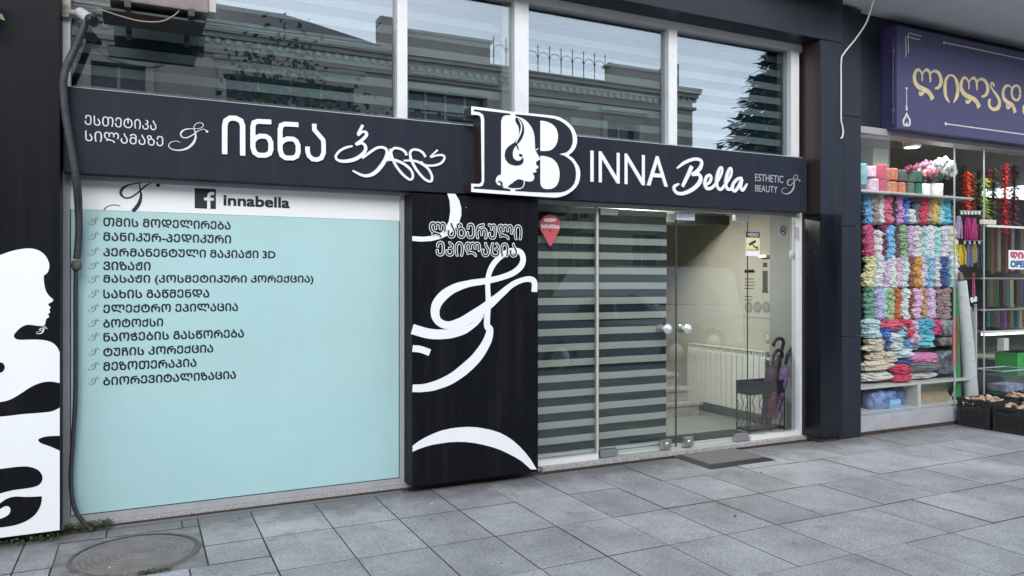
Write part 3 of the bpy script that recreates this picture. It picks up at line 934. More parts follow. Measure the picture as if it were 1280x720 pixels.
MB().plate(spline(TA([(-40, 545), (0, 550), (15, 556), (22, 573), (14, 590), (0, 597), (-40, 600)]), 3), MY - .003, MY - .0016).build('dark_cutout', NAVY, sp)

mb = MB()
mb.plate(spline(TB([(-40, 585), (0, 563), (20, 551), (38, 550), (47, 562), (45, 578), (32, 592), (0, 606), (-40, 610)]), 3), MY - .0045, MY - .0031)
mb.build('white_inset', WVINYL, sp)
c = P(188 / 3.6, 300 + 405 / 3.6, MY)
flourish('flourish', c.x, c.z, .045, MY, LETW, sp, k=2.2)

# ------------------------------------------------------------------ frosted window film with the list of services
x0, x1 = xl + .0005, x_p0 - .0005
FY = .035
ws = thing('window_sign', 'aqua frosted shop window listing services in dark lettering under a white header', 'sign', ((x0 + x1) / 2, FY, .076))
zh = P(300, 270, FY).z
zh = P(87, 261.3, FY).z
MB().box(x0 + .005, x1 - .005, FY, FY + .012, .081, P(300, 500, FY).z).build('frosted_pane', FROST, ws)
MB().box(x0 + .005, x1 - .005, FY - .0002, FY + .012, P(300, 500, FY).z + .0003, zh - .001).build('frosted_pane', M('aqua_frosted_film_upper', (.400, .605, .612), .36, var=.03, scale=1.4, coat=.6, streak=.03), ws)
MB().box(x0, x1, FY, FY + .012, zh + .001, 2.264).build('header_film', WVINYL, ws)
MB().box(x0, x1, FY - .002, FY + .004, .0755, .0805).box(x0, x0 + .0045, FY - .002, FY + .004, .081, zh).box(x1 - .0045, x1, FY - .002, FY + .004, .081, zh).build('gasket', BLACKR, ws)
rows = ['თმის მოდელირება', 'მანიკურ-პედიკური', 'პერმანენტული მაკიაჟი 3D', 'ვიზაჟი', 'მასაჟი (კოსმეტიკური კორექცია)', 'სახის გაწმენდა', 'ელექტრო ეპილაცია', 'ბოტოქსი', 'ნაოჭების გასწორება', 'ტუჩის კორექცია', 'მეზოთერაპია', 'ბიორევიტალიზაცია']
rx = [625, 627, 793, 325, 935, 545, 653, 372, 675, 560, 497, 645]
ryt = [35, 90, 148, 200, 252, 306, 361, 416, 468, 524, 578, 633]
for i, (b, xr_, yt) in enumerate(zip(rows, rx, ryt)):
    xa, xb = 80 + 147 / 3, 80 + xr_ / 3
    ya, yb = 260 + yt / 3, 260 + (yt + 33.5) / 3
    if '(' in b:
        ya -= 1; yb += 1.2
    area_text(up(b), xa, xb, ya, yb, FY, DKINK, ws, th=.0012, bold=.0035)
    c = P(80 + 112 / 3, 260 + (yt + 14) / 3, FY)
    flourish('bullet', c.x, c.z, .052, FY, DKINK, ws, k=1.0, th=.0012)
hd = lambda pts: trace(pts, (80, 210), 4.267, FY)
kh = (P(190, 240, FY).x - P(180, 240, FY).x) / 10 / 4.267
mb = MB()
mb.stroke(hd([(406, 62), (402, 84), (408, 120), (411, 150), (402, 185), (385, 212), (366, 231)]), [v * kh for v in (5, 6, 9, 14, 20, 22, 20)], FY, .0012, ramp=.0005)
mb.stroke(hd([(464, 66), (430, 76), (385, 82), (340, 92), (310, 112), (303, 137), (322, 158), (352, 158), (390, 135), (430, 100), (460, 82), (485, 79), (502, 88)]), [v * kh for v in (5, 5, 6, 9, 15, 15, 9, 9, 9, 9, 7, 6, 8)], FY, .0019, ramp=.0005)
mb.stroke(hd([(300, 203), (270, 197), (240, 202), (220, 215), (214, 225)]), [v * kh for v in (5, 5, 5, 6, 6)], FY, .0012, ramp=.0003)
c = hd([(502, 92)])[0]
mb.plate([(c[0] + 11 * kh * math.cos(a * math.pi / 8), c[1] + 11 * kh * math.sin(a * math.pi / 8)) for a in range(16)], FY - .003, FY)
mb.build('flourish', DKINK, ws)
r = hd([(697, 115), (810, 121), (810, 219), (697, 214)])
xa, xb, za, zb_ = r[0][0], r[1][0], r[2][1], r[0][1]
ic = MB().box(xa, xb, FY - .0012, FY, za, za + (xb - xa) * 1.02).build('social_icon', DKINK, ws)
s_ = xb - xa
mb = MB()
mb.stroke([(xa + .66 * s_, za), (xa + .66 * s_, za + .60 * s_), (xa + .69 * s_, za + .74 * s_), (xa + .78 * s_, za + .79 * s_), (xa + .92 * s_, za + .79 * s_)], .155 * s_, FY - .0013, .0008, spl=False)
mb.box(xa + .44 * s_, xa + .90 * s_, FY - .0034, FY - .0028, za + .42 * s_, za + .56 * s_)
mb.build('icon_letter', WVINYL, ic)
area_text('innabella', 80 + 850 / 4.267, 80 + 1204 / 4.267, 210 + 141 / 4.267, 210 + 201 / 4.267, FY, DKINK, ws, th=.0012, bold=.0075)

# ------------------------------------------------------------------ stickers on the door glass
PINK = M('coral_red_sticker', lin((205, 84, 96)), .5)
GS = GY - .0102
pn = thing('pin_sticker', 'coral red map pin sticker with small white lettering on the fixed glass beside the doors', 'sticker', P(688, 309, GS))
o = (665, 262); s_ = 14.4
pts = [(330, 660), (255, 540), (190, 430), (150, 350), (142, 280), (160, 200), (205, 135), (265, 102), (325, 92), (390, 104), (450, 140), (495, 200), (512, 270), (502, 340), (465, 420), (400, 540)]
MB().plate(spline(trace(pts, o, s_, GS), 3, True), GS - .001, GS).build('pin_shape', PINK, pn)
c = trace([(325, 380)], o, s_, GS)[0]
MB().plate([(c[0] + .007 * math.cos(a * math.pi / 8), c[1] + .010 * math.sin(a * math.pi / 8)) for a in range(16)], GS - .002, GS - .001).build('pin_dot', M('dark_red_dot', (.05, .01, .015), .5), pn)
a = trace([(232, 215), (415, 215), (415, 160), (232, 160)], o, s_, GS)
MB().plate(spline(a, 3, True), GS - .002, GS - .001).build('pin_pill', WVINYL, pn)
a = trace([(165, 332), (490, 275)], o, s_, GS)
text('lettering', up('განათება'), a[0][0], a[1][0], a[0][1], a[1][1], GS - .001, WVINYL, pn, th=.001, bold=.003)

cs = thing('camera_sticker', 'yellow and white video surveillance warning sticker with a camera drawing on the glass', 'sticker', P(941, 320, GS))
za, zb_, zc, zd = P(940, 290, GS).z, P(940, 297, GS).z, P(940, 314, GS).z, P(940, 320, GS).z
xa, xb = P(932.5, 300, GS).x, P(949.5, 300, GS).x
mb = MB()
mb.box(xa, xb, GS - .001, GS, zd, zc, 0).box(xa, xb, GS - .001, GS, zc + .0003, zb_, 1).box(xa, xb, GS - .001, GS, zb_ + .0003, za, 2)
mb.build('sticker_sheet', [WVINYL, M('pale_yellow_print', lin((212, 210, 160)), .5), DKINK], cs)
cx, cz = (xa + xb) / 2, (zc + zb_) / 2
hw = (xb - xa)
mb = MB()
mb.stroke([(cx - .28 * hw, cz - .005), (cx + .20 * hw, cz + .035)], .024, GS - .001, .0008, spl=False)
mb.stroke([(cx - .02 * hw, cz + .0), (cx + .14 * hw, cz - .028), (cx + .3 * hw, cz - .034)], .012, GS - .001, .001, spl=False)
mb.box(cx + .28 * hw, cx + .36 * hw, GS - .0022, GS - .001, cz - .052, cz - .014)
mb.build('camera_print', DKINK, cs)
text('lettering', 'VIDEO', xa + .1 * hw, xb - .1 * hw, zb_ + .012, za - .01, GS - .001, WVINYL, cs, th=.001)
text('lettering', 'SURVEILLANCE', xa + .08 * hw, xb - .08 * hw, zc + .006, zc + .018, GS - .001, DKINK, cs, th=.001)

GI = .104
c = P(979, 288.5, GI)
ns = thing('no_smoking_sticker', 'small square no smoking sticker high on the grey wall behind the fixed glass', 'sticker', c)
MB().box(c.x - .058, c.x + .058, GI - .002, GI, c.z - .058, c.z + .058).build('sticker_sheet', M('sticker_pale', (.55, .53, .50), .5), ns)
mb = MB()
ring = [(c.x + .042 * math.cos(i * math.pi / 12), c.z + .042 * math.sin(i * math.pi / 12)) for i in range(25)]
mb.stroke(ring, .011, GI - .002, .0008, spl=False)
mb.stroke([(c.x - .03, c.z + .03), (c.x + .03, c.z - .03)], .011, GI - .002, .0012, spl=False)
mb.build('prohibition_ring', M('dull_red', (.16, .05, .05), .5), ns)
mb = MB()
mb.stroke([(c.x - .03, c.z - .012), (c.x + .026, c.z + .008)], .012, GI - .002, .0004, spl=False)
mb.build('cigarette_print', DKINK, ns)

al = thing('alarm_plate', 'small white security plate hanging at the top of the door glass', 'sign', P(854, 269, GS))
a, b = P(843.5, 262, GS), P(866, 276, GS)
MB().box(a.x, b.x, GS - .03, GS, b.z, 2.245, bev=.003).build('plate_box', M('plate_white', (.62, .66, .70), .4), al)
GP = GS - .03
text('lettering', 'SECURITY', a.x + .02, b.x - .02, b.z + .02, b.z + .042, GP, M('plate_print', (.22, .28, .34), .5), al, th=.001)
mb = MB()
zz = b.z + .066
for i in range(4):
    xx = a.x + .03 + i * .034
    mb.stroke([(xx, zz - .012), (xx + .012, zz + .012), (xx + .024, zz - .012)], .005, GP, .001, spl=False)
mb.build('emblem_print', MATS['plate_print'], al)

# ------------------------------------------------------------------ air conditioner, pipes and cables
AY = -.52
ax0, ax1 = P(132, 8, AY).x, P(263, 8, AY).x
az = P(200, 7.5, AY).z
ac = thing('air_conditioner', 'weathered outdoor air conditioner unit hung on brackets above the long sign', 'air conditioner', ((ax0 + ax1) / 2, -.3, az))
ACM = M('weathered_ac_case', (.20, .165, .15), .6, var=.18, scale=9)
MB().box(ax0 + .02, ax1 - .01, AY, -.19, az, az + .56, bev=.012).build('case', ACM, ac)
m = MB()
cx = ax0 + .32; cz = az + .28
for r in (.06, .11, .16, .21):
    m.tube([(cx + r * math.cos(a * math.pi / 12), AY - .012, cz + r * math.sin(a * math.pi / 12)) for a in range(25)], .004, 6, cap=False)
for k in range(12):
    a = k * math.pi / 6
    m.tube([(cx + .03 * math.cos(a), AY - .012, cz + .03 * math.sin(a)), (cx + .22 * math.cos(a), AY - .012, cz + .22 * math.sin(a))], .003, 5)
m.build('fan_grille', BLACKM, ac)
for xx in (ax0 + .1, ax1 - .13):
    MB().box(xx, xx + .035, -.56, -.005, az - .045, az - .002).box(xx, xx + .035, -.03, -.001, az - .09, az - .046).build('bracket', M('dark_bracket', (.03, .03, .032), .6), ac)
m = MB()
m.box(ax1 - .009, ax1 + .035, AY + .02, AY + .16, az + .015, az + .13, bev=.006)
m.build('valve_cover', M('ac_white', (.45, .42, .42), .5), ac)
MB().box(ax0 - .02, ax1 - .03, -.5, -.2, az - .06, az - .0465).build('drip_tray', MATS['dark_bracket'], ac)

w = thing('drain_cable', 'thin sagging tan cable looped under the air conditioner', 'cable', P(165, 20, -.45))
CBY = -.5
MB().tube(spl3([P(112, 24, -.3), P(117, 14, -.4), P(128, 13, CBY), P(150, 20, CBY), P(176, 26.5, CBY), P(200, 27, CBY), P(215, 21, CBY), P(224, 13, CBY), P(228, 2, CBY)]), .0045, 6).build('cable', M('tan_cable', (.30, .22, .17), .6), w)

jb = thing('junction_box', 'small beige electrical junction box at the top of the window frame', 'junction box', P(80, 22, -.02))
a, b = P(74.5, 4.5, -.03), P(86, 22.5, -.03)
JBM = M('beige_plastic', (.42, .40, .31), .55, var=.08, scale=20)
MB().box(a.x, b.x, -.05, -.001, b.z, a.z, bev=.005).build('box_body', JBM, jb)
m = MB()
for k in (.3, .7):
    m.lathe(((a.x + b.x) / 2, -.05, b.z + (a.z - b.z) * k), [(.001, -.002), (.014, -.002), (.016, 0)], 16, axis='Y')
m.build('knockout', M('beige_dark', (.30, .28, .21), .6), jb)

tp = thing('drain_pipe', 'short white plastic drain pipe elbow with a rubber end beside the junction box', 'pipe', P(108, 20, -.1))
MB().tube(spl3([P(86, 15.5, -.03), P(95, 17, -.06), P(101, 18, -.1)], 4), .021, 12).tube([P(100, 16, -.1), P(112, 24, -.18)], .036, 14).build('pipe_body', M('grey_white_pvc', (.46, .45, .44), .5, var=.1, scale=30), tp)
MB().tube([P(111.5, 23.5, -.178), P(117, 27, -.21)], [.031, .034], 14).build('rubber_end', BLACKR, tp)

cd = thing('corrugated_conduit', 'black corrugated conduit hose running down beside the frosted window to the ground', 'hose', P(105, 655, -.03))
up_pts = [P(108, 24, -.16), P(103, 38, -.17), P(95, 58, -.17), P(84.5, 80, -.19), P(79.5, 100, -.2), P(80, 125, -.2), P(83, 150, -.2), P(88, 180, -.2), P(93, 210, -.2), P(96.5, 235, -.16), P(98.2, 262, -.09), P(98.5, 295, -.06), P(96, 325, -.05)]
pts = spl3(up_pts, 8)
seg = []
rs = []
tot = 0
for i in range(len(pts) - 1):
    d = (pts[i + 1] - pts[i]).length
    nn = max(2, int(d / .0045))
    for j in range(nn):
        seg.append(pts[i].lerp(pts[i + 1], j / nn))
        rs.append(.0225 + .0030 * math.sin(len(seg) * math.pi / 1.5))
MB().tube(seg, rs, 12).build('upper_hose', M('dusty_black_corrugation', (.035, .036, .04), .6, var=.4, scale=50), cd)
m = MB()
m.lathe(P(95.5, 332, -.05), [(.0, .035), (.024, .03), (.030, .01), (.030, -.01), (.022, -.03), (0, -.034)], 12)
m.build('hose_coupling', M('brown_tape', (.10, .08, .065), .8, var=.3, scale=60), cd)
lo = spl3([P(95, 336, -.05), P(94.5, 370, -.035), P(94.5, 440, -.03), P(94, 500, -.03), P(91.5, 545, -.03), P(88.8, 590, -.03), P(89.5, 615, -.035), P(94, 637, -.05), P(102, 650, -.07), P(110, 658, -.09), P(116, 664, -.12)], 10)
seg, rs = [], []
for i in range(len(lo) - 1):
    for j in range(7):
        seg.append(lo[i].lerp(lo[i + 1], j / 7)); rs.append(.0135 + .0012 * math.sin(len(seg) * 2.1))
MB().tube(seg, rs, 10).build('lower_hose', MATS['dusty_black_corrugation'], cd)

wc = thing('white_cable', 'loose white cable hanging from the soffit along the corner pillar', 'cable', P(1052, 170, -.24))
pts = spl3([P(1096, -12, -.55), P(1091, 4, -.5), P(1083, 28, -.4), P(1070, 48, -.3), P(1055.5, 66, -.246), P(1051.5, 76, -.243), P(1051.3, 110, -.243), P(1051.3, 148, -.243), P(1053, 158, -.243), P(1053.8, 166, -.246), P(1052.5, 172, -.25), P(1050.8, 172.5, -.255)], 6)
MB().tube(pts, .0085, 8).build('cable', M('cable_white', (.60, .60, .58), .5), wc)

# ------------------------------------------------------------------ on the pavement
mc = (-.03, -.665)
mh = thing('manhole_cover', 'round worn concrete manhole cover set in the pavement near the wall', 'manhole cover', (mc[0], mc[1], 0))
prof = [(.001, .004)]
for k in range(1, 9):
    r = k * .037
    prof += [(r - .014, .004), (r - .009, .0), (r - .001, .0), (r + .004, .004)]
prof += [(.318, .005), (.322, .0), (.322, -.01)]
prof = [(max(.001, a), b) for a, b in prof]
COVER = M('manhole_concrete', (.14, .127, .117), .9, scale=6, col2=(.21, .195, .185), bump=.5, bscale=90)
MB().lathe((mc[0], mc[1], 0), prof[::-1], 56).build('cover', COVER, mh)
MB().lathe((mc[0], mc[1], 0), [(.335, .003), (.352, .004), (.356, -.008)][::-1], 56).build('rim', M('rim_iron', (.11, .10, .095), .8, var=.3, scale=20), mh)

mt = thing('door_mat', 'grey ribbed door mat with a dark rubber border on the pavement before the doors', 'mat', (4.74, -.3, 0))
A, Bc, C_, D_ = G(846, 569.5), G(890, 586), G(968, 575), G(925, 560.5)
mx0, mx1, my0, my1 = 4.36, 5.11, -.575, -.045
MATF = M('mat_pile', (.155, .148, .14), .95, var=.15, scale=90, bump=.6, bscale=250)
MB().add([(mx0, my0, .001), (mx1, my0, .001), (mx1, my1, .001), (mx0, my1, .001), (mx0 + .06, my0 + .075, .02), (mx1 - .06, my0 + .075, .02), (mx1 - .06, my1 - .06, .02), (mx0 + .06, my1 - .06, .02)],
         [(0, 1, 5, 4), (1, 2, 6, 5), (2, 3, 7, 6), (3, 0, 4, 7)]).build('rubber_border', M('mat_rubber', (.016, .018, .024), .6), mt)
MB().box(mx0 + .06, mx1 - .06, my0 + .075, my1 - .06, .010, .0225).build('mat_pile', MATF, mt)

LEAF = M('weed_leaf', (.050, .075, .022), .7, var=.45, scale=25)
MOSS = M('dry_moss', (.11, .085, .05), .95, var=.5, scale=40)
rnd = random.Random(5)


def weeds(x0, x1, y0, y1, n, hmax, seed):
    rr = random.Random(seed)
    m = MB()
    for i in range(n):
        cx = x0 + (x1 - x0) * rr.random()
        cy = y0 + (y1 - y0) * rr.random()
        h = hmax * rr.uniform(.2, 1)
        az_ = rr.uniform(0, 6.28)
        s = rr.uniform(.006, .013)
        d = Vector((math.cos(az_), math.sin(az_), rr.uniform(-.2, .6))).normalized()
        sd_ = d.cross(Vector((0, 0, 1))).normalized()
        c = Vector((cx, cy, h))
        upn = sd_.cross(d)
        m.add([c - d * s, c + sd_ * s * .7 + upn * s * .2, c + d * s * 1.1, c - sd_ * s * .7 + upn * s * .2], [(0, 1, 2, 3)], 0 if rr.random() < .85 else 1)
        if i % 5 == 0:
            m.tube([(cx, cy, 0), (cx + rr.uniform(-.01, .01), cy, h)], .0012, 4, 1)
    return m.build('ground_weeds', [LEAF, MOSS])


wd = weeds(-.44, -.17, -.12, -.035, 420, .055, 1)
kind(wd, 'stuff'); tag(wd, 'low green weeds and moss growing at the foot of the wall', 'weeds')
wd = weeds(-1.1, -.46, -.24, -.06, 460, .05, 2)
kind(wd, 'stuff'); tag(wd, 'weeds growing under the lower edge of the silhouette panel', 'weeds')
wd = weeds(-.02, .16, -1.06, -1.0, 90, .012, 3)
kind(wd, 'stuff'); tag(wd, 'thin moss in the joint beside the manhole', 'moss')
lt_ = MB()
rr = random.Random(23)
for i in range(150):
    x_, y_ = rr.uniform(-.9, 9.5), -.05 - abs(rr.gauss(0, 1.3))
    if y_ < -4.4:
        continue
    a_ = rr.uniform(0, 6.28); l_ = rr.uniform(.003, .011) * (1.6 if rr.random() < .12 else 1); w_ = l_ * rr.uniform(.3, .9)
    d_ = Vector((math.cos(a_), math.sin(a_), 0)); n_ = Vector((-math.sin(a_), math.cos(a_), 0))
    c_ = Vector((x_, y_, .004 + rr.uniform(0, .003)))
    up_ = Vector((0, 0, rr.uniform(.001, .004)))
    lt_.add([c_ - d_ * l_, c_ + n_ * w_ + up_, c_ + d_ * l_, c_ - n_ * w_ + up_ * .3, c_ - Vector((0, 0, .003))], [(0, 3, 2, 1), (0, 1, 4), (1, 2, 4), (2, 3, 4), (3, 0, 4)], rr.choice((0, 0, 1, 2)))
kind(tag(lt_.build('litter', [M('litter_pale', (.55, .55, .53), .8), M('litter_brown', (.12, .085, .05), .9), M('litter_dark', (.04, .04, .04), .9)]), 'tiny scraps of paper and dry leaf scattered over the pavement', 'litter'), 'stuff')
# leaves of a plant that pokes in high beside the wall
lf = thing('hanging_branch', 'small leafy twig hanging at the top edge of the silhouette panel', 'plant', P(0, 12, -.3))
m = MB()
base = P(-30, -18, -.35)
for k in range(4):
    tip = P(random.uniform(-8, 2), random.uniform(4, 30), -.33)
    m.tube([base, base.lerp(tip, .6) + Vector((0, 0, .02)), tip], [.004, .003, .0015], 5, 1)
for i in range(26):
    c = base.lerp(P(random.uniform(-12, 4), random.uniform(-8, 32), -.34), random.uniform(.4, 1))
    d = Vector((random.uniform(-1, 1), random.uniform(-.4, .4), random.uniform(-1, .2))).normalized()
    s2 = d.cross(Vector((0, 1, .3))).normalized()
    m.add([c - d * .03, c + s2 * .017, c + d * .035, c - s2 * .017], [(0, 1, 2, 3)])
m.build('leaves', [M('pale_leaf', (.16, .22, .10), .6, var=.3, scale=20), MOSS], lf)

# ------------------------------------------------------------------ things inside the salon
RADW = M('radiator_white', (.80, .80, .75), .35)
rad = thing('radiator', 'white sectional radiator on the side wall behind the glass door', 'radiator', (wx - .08, 1.2, .14))
y = .52
k = 0
while k < 15:
    m = MB()
    m.box(wx - .118, wx - .102, y + .005, y + .082, .16, .77, bev=.0025)
    m.box(wx - .10, wx - .03, y + .034, y + .052, .15, .79, mi=1)
    m.box(wx - .108, wx - .05, y + .012, y + .030, .785, .83, bev=.004).box(wx - .108, wx - .05, y + .056, y + .074, .785, .83, bev=.004)
    m.box(wx - .112, wx - .04, y + .004, y + .082, .768, .786, bev=.003)
    m.box(wx - .112, wx - .04, y + .004, y + .082, .830, .842, bev=.003)
    m.build('radiator_section', [RADW, M('radiator_core', (.30, .30, .28), .6)], rad)
    y += .087
    k += 1
MB().tube([(wx - .07, .45, .76), (wx - .07, 1.83, .76)], .02, 10).tube([(wx - .07, .45, .2), (wx - .07, 1.83, .2)], .02, 10).build('radiator_pipe', RADW, rad)
MB().tube([(wx - .07, .40, .80), (wx - .07, .50, .80)], .026, 10).build('valve', CHROME, rad)

ps = thing('advert_poster', 'pale treatment poster with a dark device and circular pictures on the salon wall', 'poster', (wx - .006, .75, 1.05))


def wallpt(px, py):
    """point of the side wall that the photograph shows at (px, py)"""
    d = ray(px, py)
    t = (wx - .004) / d.x
    return Vector((0, -CAM_D, CAM_H)) + d * t


a, b = wallpt(926, 318), wallpt(968, 396)
py1, py0 = a.y, .445
pz1, pz0 = 1.86, 1.33
pz1 = wallpt(940, 322).z
pz0 = wallpt(940, 396.5).z
MB().box(wx - .006, wx - .001, py0, py1, pz0, pz1).build('poster_sheet', M('poster_cream', (.62, .60, .53), .6), ps)
m = MB()
yy = wallpt(956, 350).y
zt_, zb2 = wallpt(956, 326).z, wallpt(956, 366).z
m.box(wx - .008, wx - .0062, yy - .045, yy + .03, zb2 + .02, zt_ - .11)
m.box(wx - .0083, wx - .0062, yy - .055, yy + .04, zb2, zb2 + .018)
m.box(wx - .0085, wx - .0062, yy - .04, yy + .025, zt_ - .07, zt_ - .02)
m.build('device_print', M('print_dark', (.11, .12, .125), .6), ps)
m = MB()
for pxx in (936, 947, 958):
    c = wallpt(pxx, 384)
    for r0, mi in ((.062, 0), (.045, 1)):
        n = 20
        m.add([(wx - .0075 - (.062 - r0) * .05, c.y, c.z)] + [(wx - .0075 - (.062 - r0) * .05, c.y + r0 * math.cos(i * 2 * math.pi / n), c.z + r0 * math.sin(i * 2 * math.pi / n)) for i in range(n)], [(0, 1 + (i + 1) % n, 1 + i) for i in range(n)], mi)
m.build('circle_prints', [M('print_grey', (.30, .31, .30), .6), M('print_light', (.42, .40, .38), .6)], ps)
m = MB()
rr = random.Random(4)
for i, pyy in enumerate((337, 338, 348, 352, 356, 360, 370, 374)):
    a_, b_ = wallpt(931, pyy), wallpt(944, pyy)
    m.box(wx - .0072, wx - .0062, b_.y + rr.uniform(0, .05), a_.y, a_.z - (.012 if i > 1 else .03), a_.z)
m.build('text_block', M('print_mid', (.17, .17, .17), .6), ps)

wl = thing('wall_lamp', 'small lit strip lamp on the salon wall above the poster', 'lamp', wallpt(957, 320.5))
c = wallpt(957, 320.5)
MB().box(wx - .05, wx - .001, c.y - .055, c.y + .06, c.z - .012, c.z + .016, bev=.003).build('lamp_body', RADW, wl)
MB().box(wx - .054, wx - .0505, c.y - .05, c.y + .055, c.z - .009, c.z + .013).build('lamp_diffuser', M('warm_lamp', (1, .85, .62), .5, emit=3), wl)

so_ = thing('wall_socket', 'cream wall socket above the radiator end', 'socket', wallpt(960, 421))
c = wallpt(960.5, 421)
MB().box(wx - .014, wx - .001, c.y - .04, c.y + .04, c.z - .055, c.z + .055, bev=.004).build('socket_plate', M('socket_cream', (.55, .50, .38), .5), so_)
MB().box(wx - .018, wx - .0145, c.y - .02, c.y + .02, c.z - .03, c.z + .03, bev=.002).build('socket_face', RADW, so_)

bc = thing('blind_chain', 'thin white pull chain with a plastic weight hanging inside the fixed glass', 'cord', P(988, 318, .09))
MB().tube([P(988, 268, .09), P(988.2, 300, .09), P(988.3, 312, .09)], .0025, 6).build('chain', WHITE, bc)
c = P(988.5, 318, .09)
MB().lathe(c, [(.0, .045), (.010, .04), (.016, .0), (.014, -.035), (0, -.045)], 10).build('chain_weight', WHITE, bc)
tl = thing('runner_mat', 'narrow dark mat runner lying inside the doorway', 'mat', (5.0, .34, .0385))
a = G(850, 549, .04); b = G(925, 538, .04)
MB().box(4.35, 5.6, .16, .52, .0385, .05, bev=.003).build('mat_pile', M('runner_dark', (.03, .03, .032), .95, bump=.3, bscale=200), tl)

# soft fill light added under the salon ceiling to brighten the lobby
cl_ = thing('lobby_fill_light', 'flat fill light added under the salon lobby ceiling', 'lamp', (4.9, .95, 2.47))
MB().box(4.6, 5.2, .85, 1.1, 2.465, 2.498, bev=.006).build('lamp_body', FRAME, cl_)
MB().box(4.62, 5.18, .87, 1.08, 2.458, 2.4645).build('lamp_diffuser', M('lobby_fill_glow', (1, .90, .74), .5, emit=6), cl_)

# umbrella stand
USY = .30
ux0, ux1 = P(934, 480, .17).x, P(982, 480, .17).x
us = thing('umbrella_stand', 'black wrought metal umbrella stand on castors behind the fixed glass', 'umbrella stand', ((ux0 + ux1) / 2, USY, .04))
uy0, uy1 = .10, .30
ux0, ux1 = 5.435, 5.905
IRON = M('black_iron', (.012, .012, .013), .5)
zf = .04
zt1, zt0 = P(958, 475, .17).z, P(958, 491, .17).z
m = MB()
m.box(ux0, ux1, uy0, uy0 + .006, zt0, zt1).box(ux0, ux1, uy1 - .006, uy1, zt0, zt1)
m.box(ux0, ux0 + .006, uy0 + .006, uy1 - .006, zt0, zt1).box(ux1 - .006, ux1, uy0 + .006, uy1 - .006, zt0, zt1)
m.build('top_band', IRON, us)
for xx in (ux0 + .006, ux1 - .006):
    for yy in (uy0 + .006, uy1 - .006):
        MB().tube([(xx, yy, zf + .035), (xx, yy, zt0)], .007, 8).build('leg', IRON, us)
        MB().lathe((xx, yy, zf + .02), [(.0, .018), (.012, .014), (.018, 0), (.012, -.014), (0, -.02)], 10).build('castor', BLACKR, us)
MB().box(ux0 + .01, ux1 - .01, uy0 + .01, uy1 - .01, zf + .06, zf + .085).build('drip_tray', IRON, us)
m = MB()
for k in range(5):
    xx = ux0 + .05 + k * (ux1 - ux0 - .1) / 4
    m.tube([(xx + .022 * math.sin(j * 1.15 + k), uy0 + .004, zf + .085 + j * (zt0 - zf - .085) / 12) for j in range(13)], .0035, 6)
for k in range(3):
    yy = uy0 + .05 + k * .065
    m.tube([(ux0 + .004, yy + .02 * math.sin(j * 1.15 + k), zf + .085 + j * (zt0 - zf - .085) / 12) for j in range(13)], .0035, 6)
    m.tube([(ux1 - .004, yy + .02 * math.sin(j * 1.15 + k), zf + .085 + j * (zt0 - zf - .085) / 12) for j in range(13)], .0035, 6)
m.build('scrollwork', IRON, us)


def umbrella(label, foot, top, cm, hook_dir, hook=True, fat=.032, m2=None):
    foot, top = Vector(foot), Vector(top)
    t = thing('umbrella', label, 'umbrella', foot, 'umbrellas in the stand')
    ax = (top - foot).normalized()
    n = 14
    pts = [foot + (top - foot) * .86 * i / n for i in range(n + 1)]
    rs = [.008 + fat * math.sin(min(1, (i + .6) / n * 1.15) * math.pi * .62) * (1 + .12 * math.sin(i * 2.2)) * (1 if i < n - 1 else .75) for i in range(n + 1)]
    m = MB().tube(pts, rs, 9)
    for v in m.v:
        v += Vector((math.sin(v.z * 90), math.cos(v.x * 90), 0)) * .003
    m.build('folded_canopy', cm, t)
    if m2:
        MB().tube([foot + (top - foot) * .66, foot + (top - foot) * .74], [fat * 1.12, fat * 1.02], 10).build('canopy_strap', m2, t)
    MB().tube([foot + (top - foot) * .84, top], .007, 8).build('shaft', BLACKM, t)
    hd_ = Vector(hook_dir).normalized()
    if hook:
        r = .066
        pts = [top - ax * .08, top]
        for j in range(1, 11):
            a_ = math.pi * 1.12 * j / 10
            pts.append(top + hd_ * (r - r * math.cos(a_)) + ax * (r * math.sin(a_)))
        MB().tube(pts, .0175, 9).build('crook_handle', M('black_handle', (.015, .015, .016), .3), t)
    else:
        MB().tube([top - ax * .01, top + ax * .06, top + ax * .10], [.013, .016, .012], 10).build('straight_handle', MATS['black_handle'], t)
    return t


Pu = lambda x, y, Y: P(x, y, Y)
umbrella('black umbrella with a tall crook handle leaning in the wrought metal stand', (Pu(951, 527, .22)), Pu(979, 431, .19), M('umbrella_black', (.02, .021, .025), .6), (-1, 0, .1))
umbrella('black and plum umbrella with the lower crook handle in the stand', (Pu(955, 525, .16)), Pu(967, 446, .15), M('umbrella_plum', (.022, .018, .022), .6, scale=6, col2=(.085, .02, .03)), (1, .1, 0.0), fat=.05)
umbrella('wine red folding umbrella with a plain handle at the bottom of the stand', (Pu(960, 531, .15)), Pu(966, 478, .15), M('umbrella_wine', (.12, .022, .035), .6, var=.4, scale=30), (1, 0, 0), hook=False, fat=.062)
umbrella('purple patterned umbrella with a ring handle beside the wine red umbrella', (Pu(969, 525, .16)), Pu(984, 446, .13), M('umbrella_purple', (.085, .035, .16), .6, scale=50, col2=(.32, .20, .42)), (1, 0, .2), fat=.042)

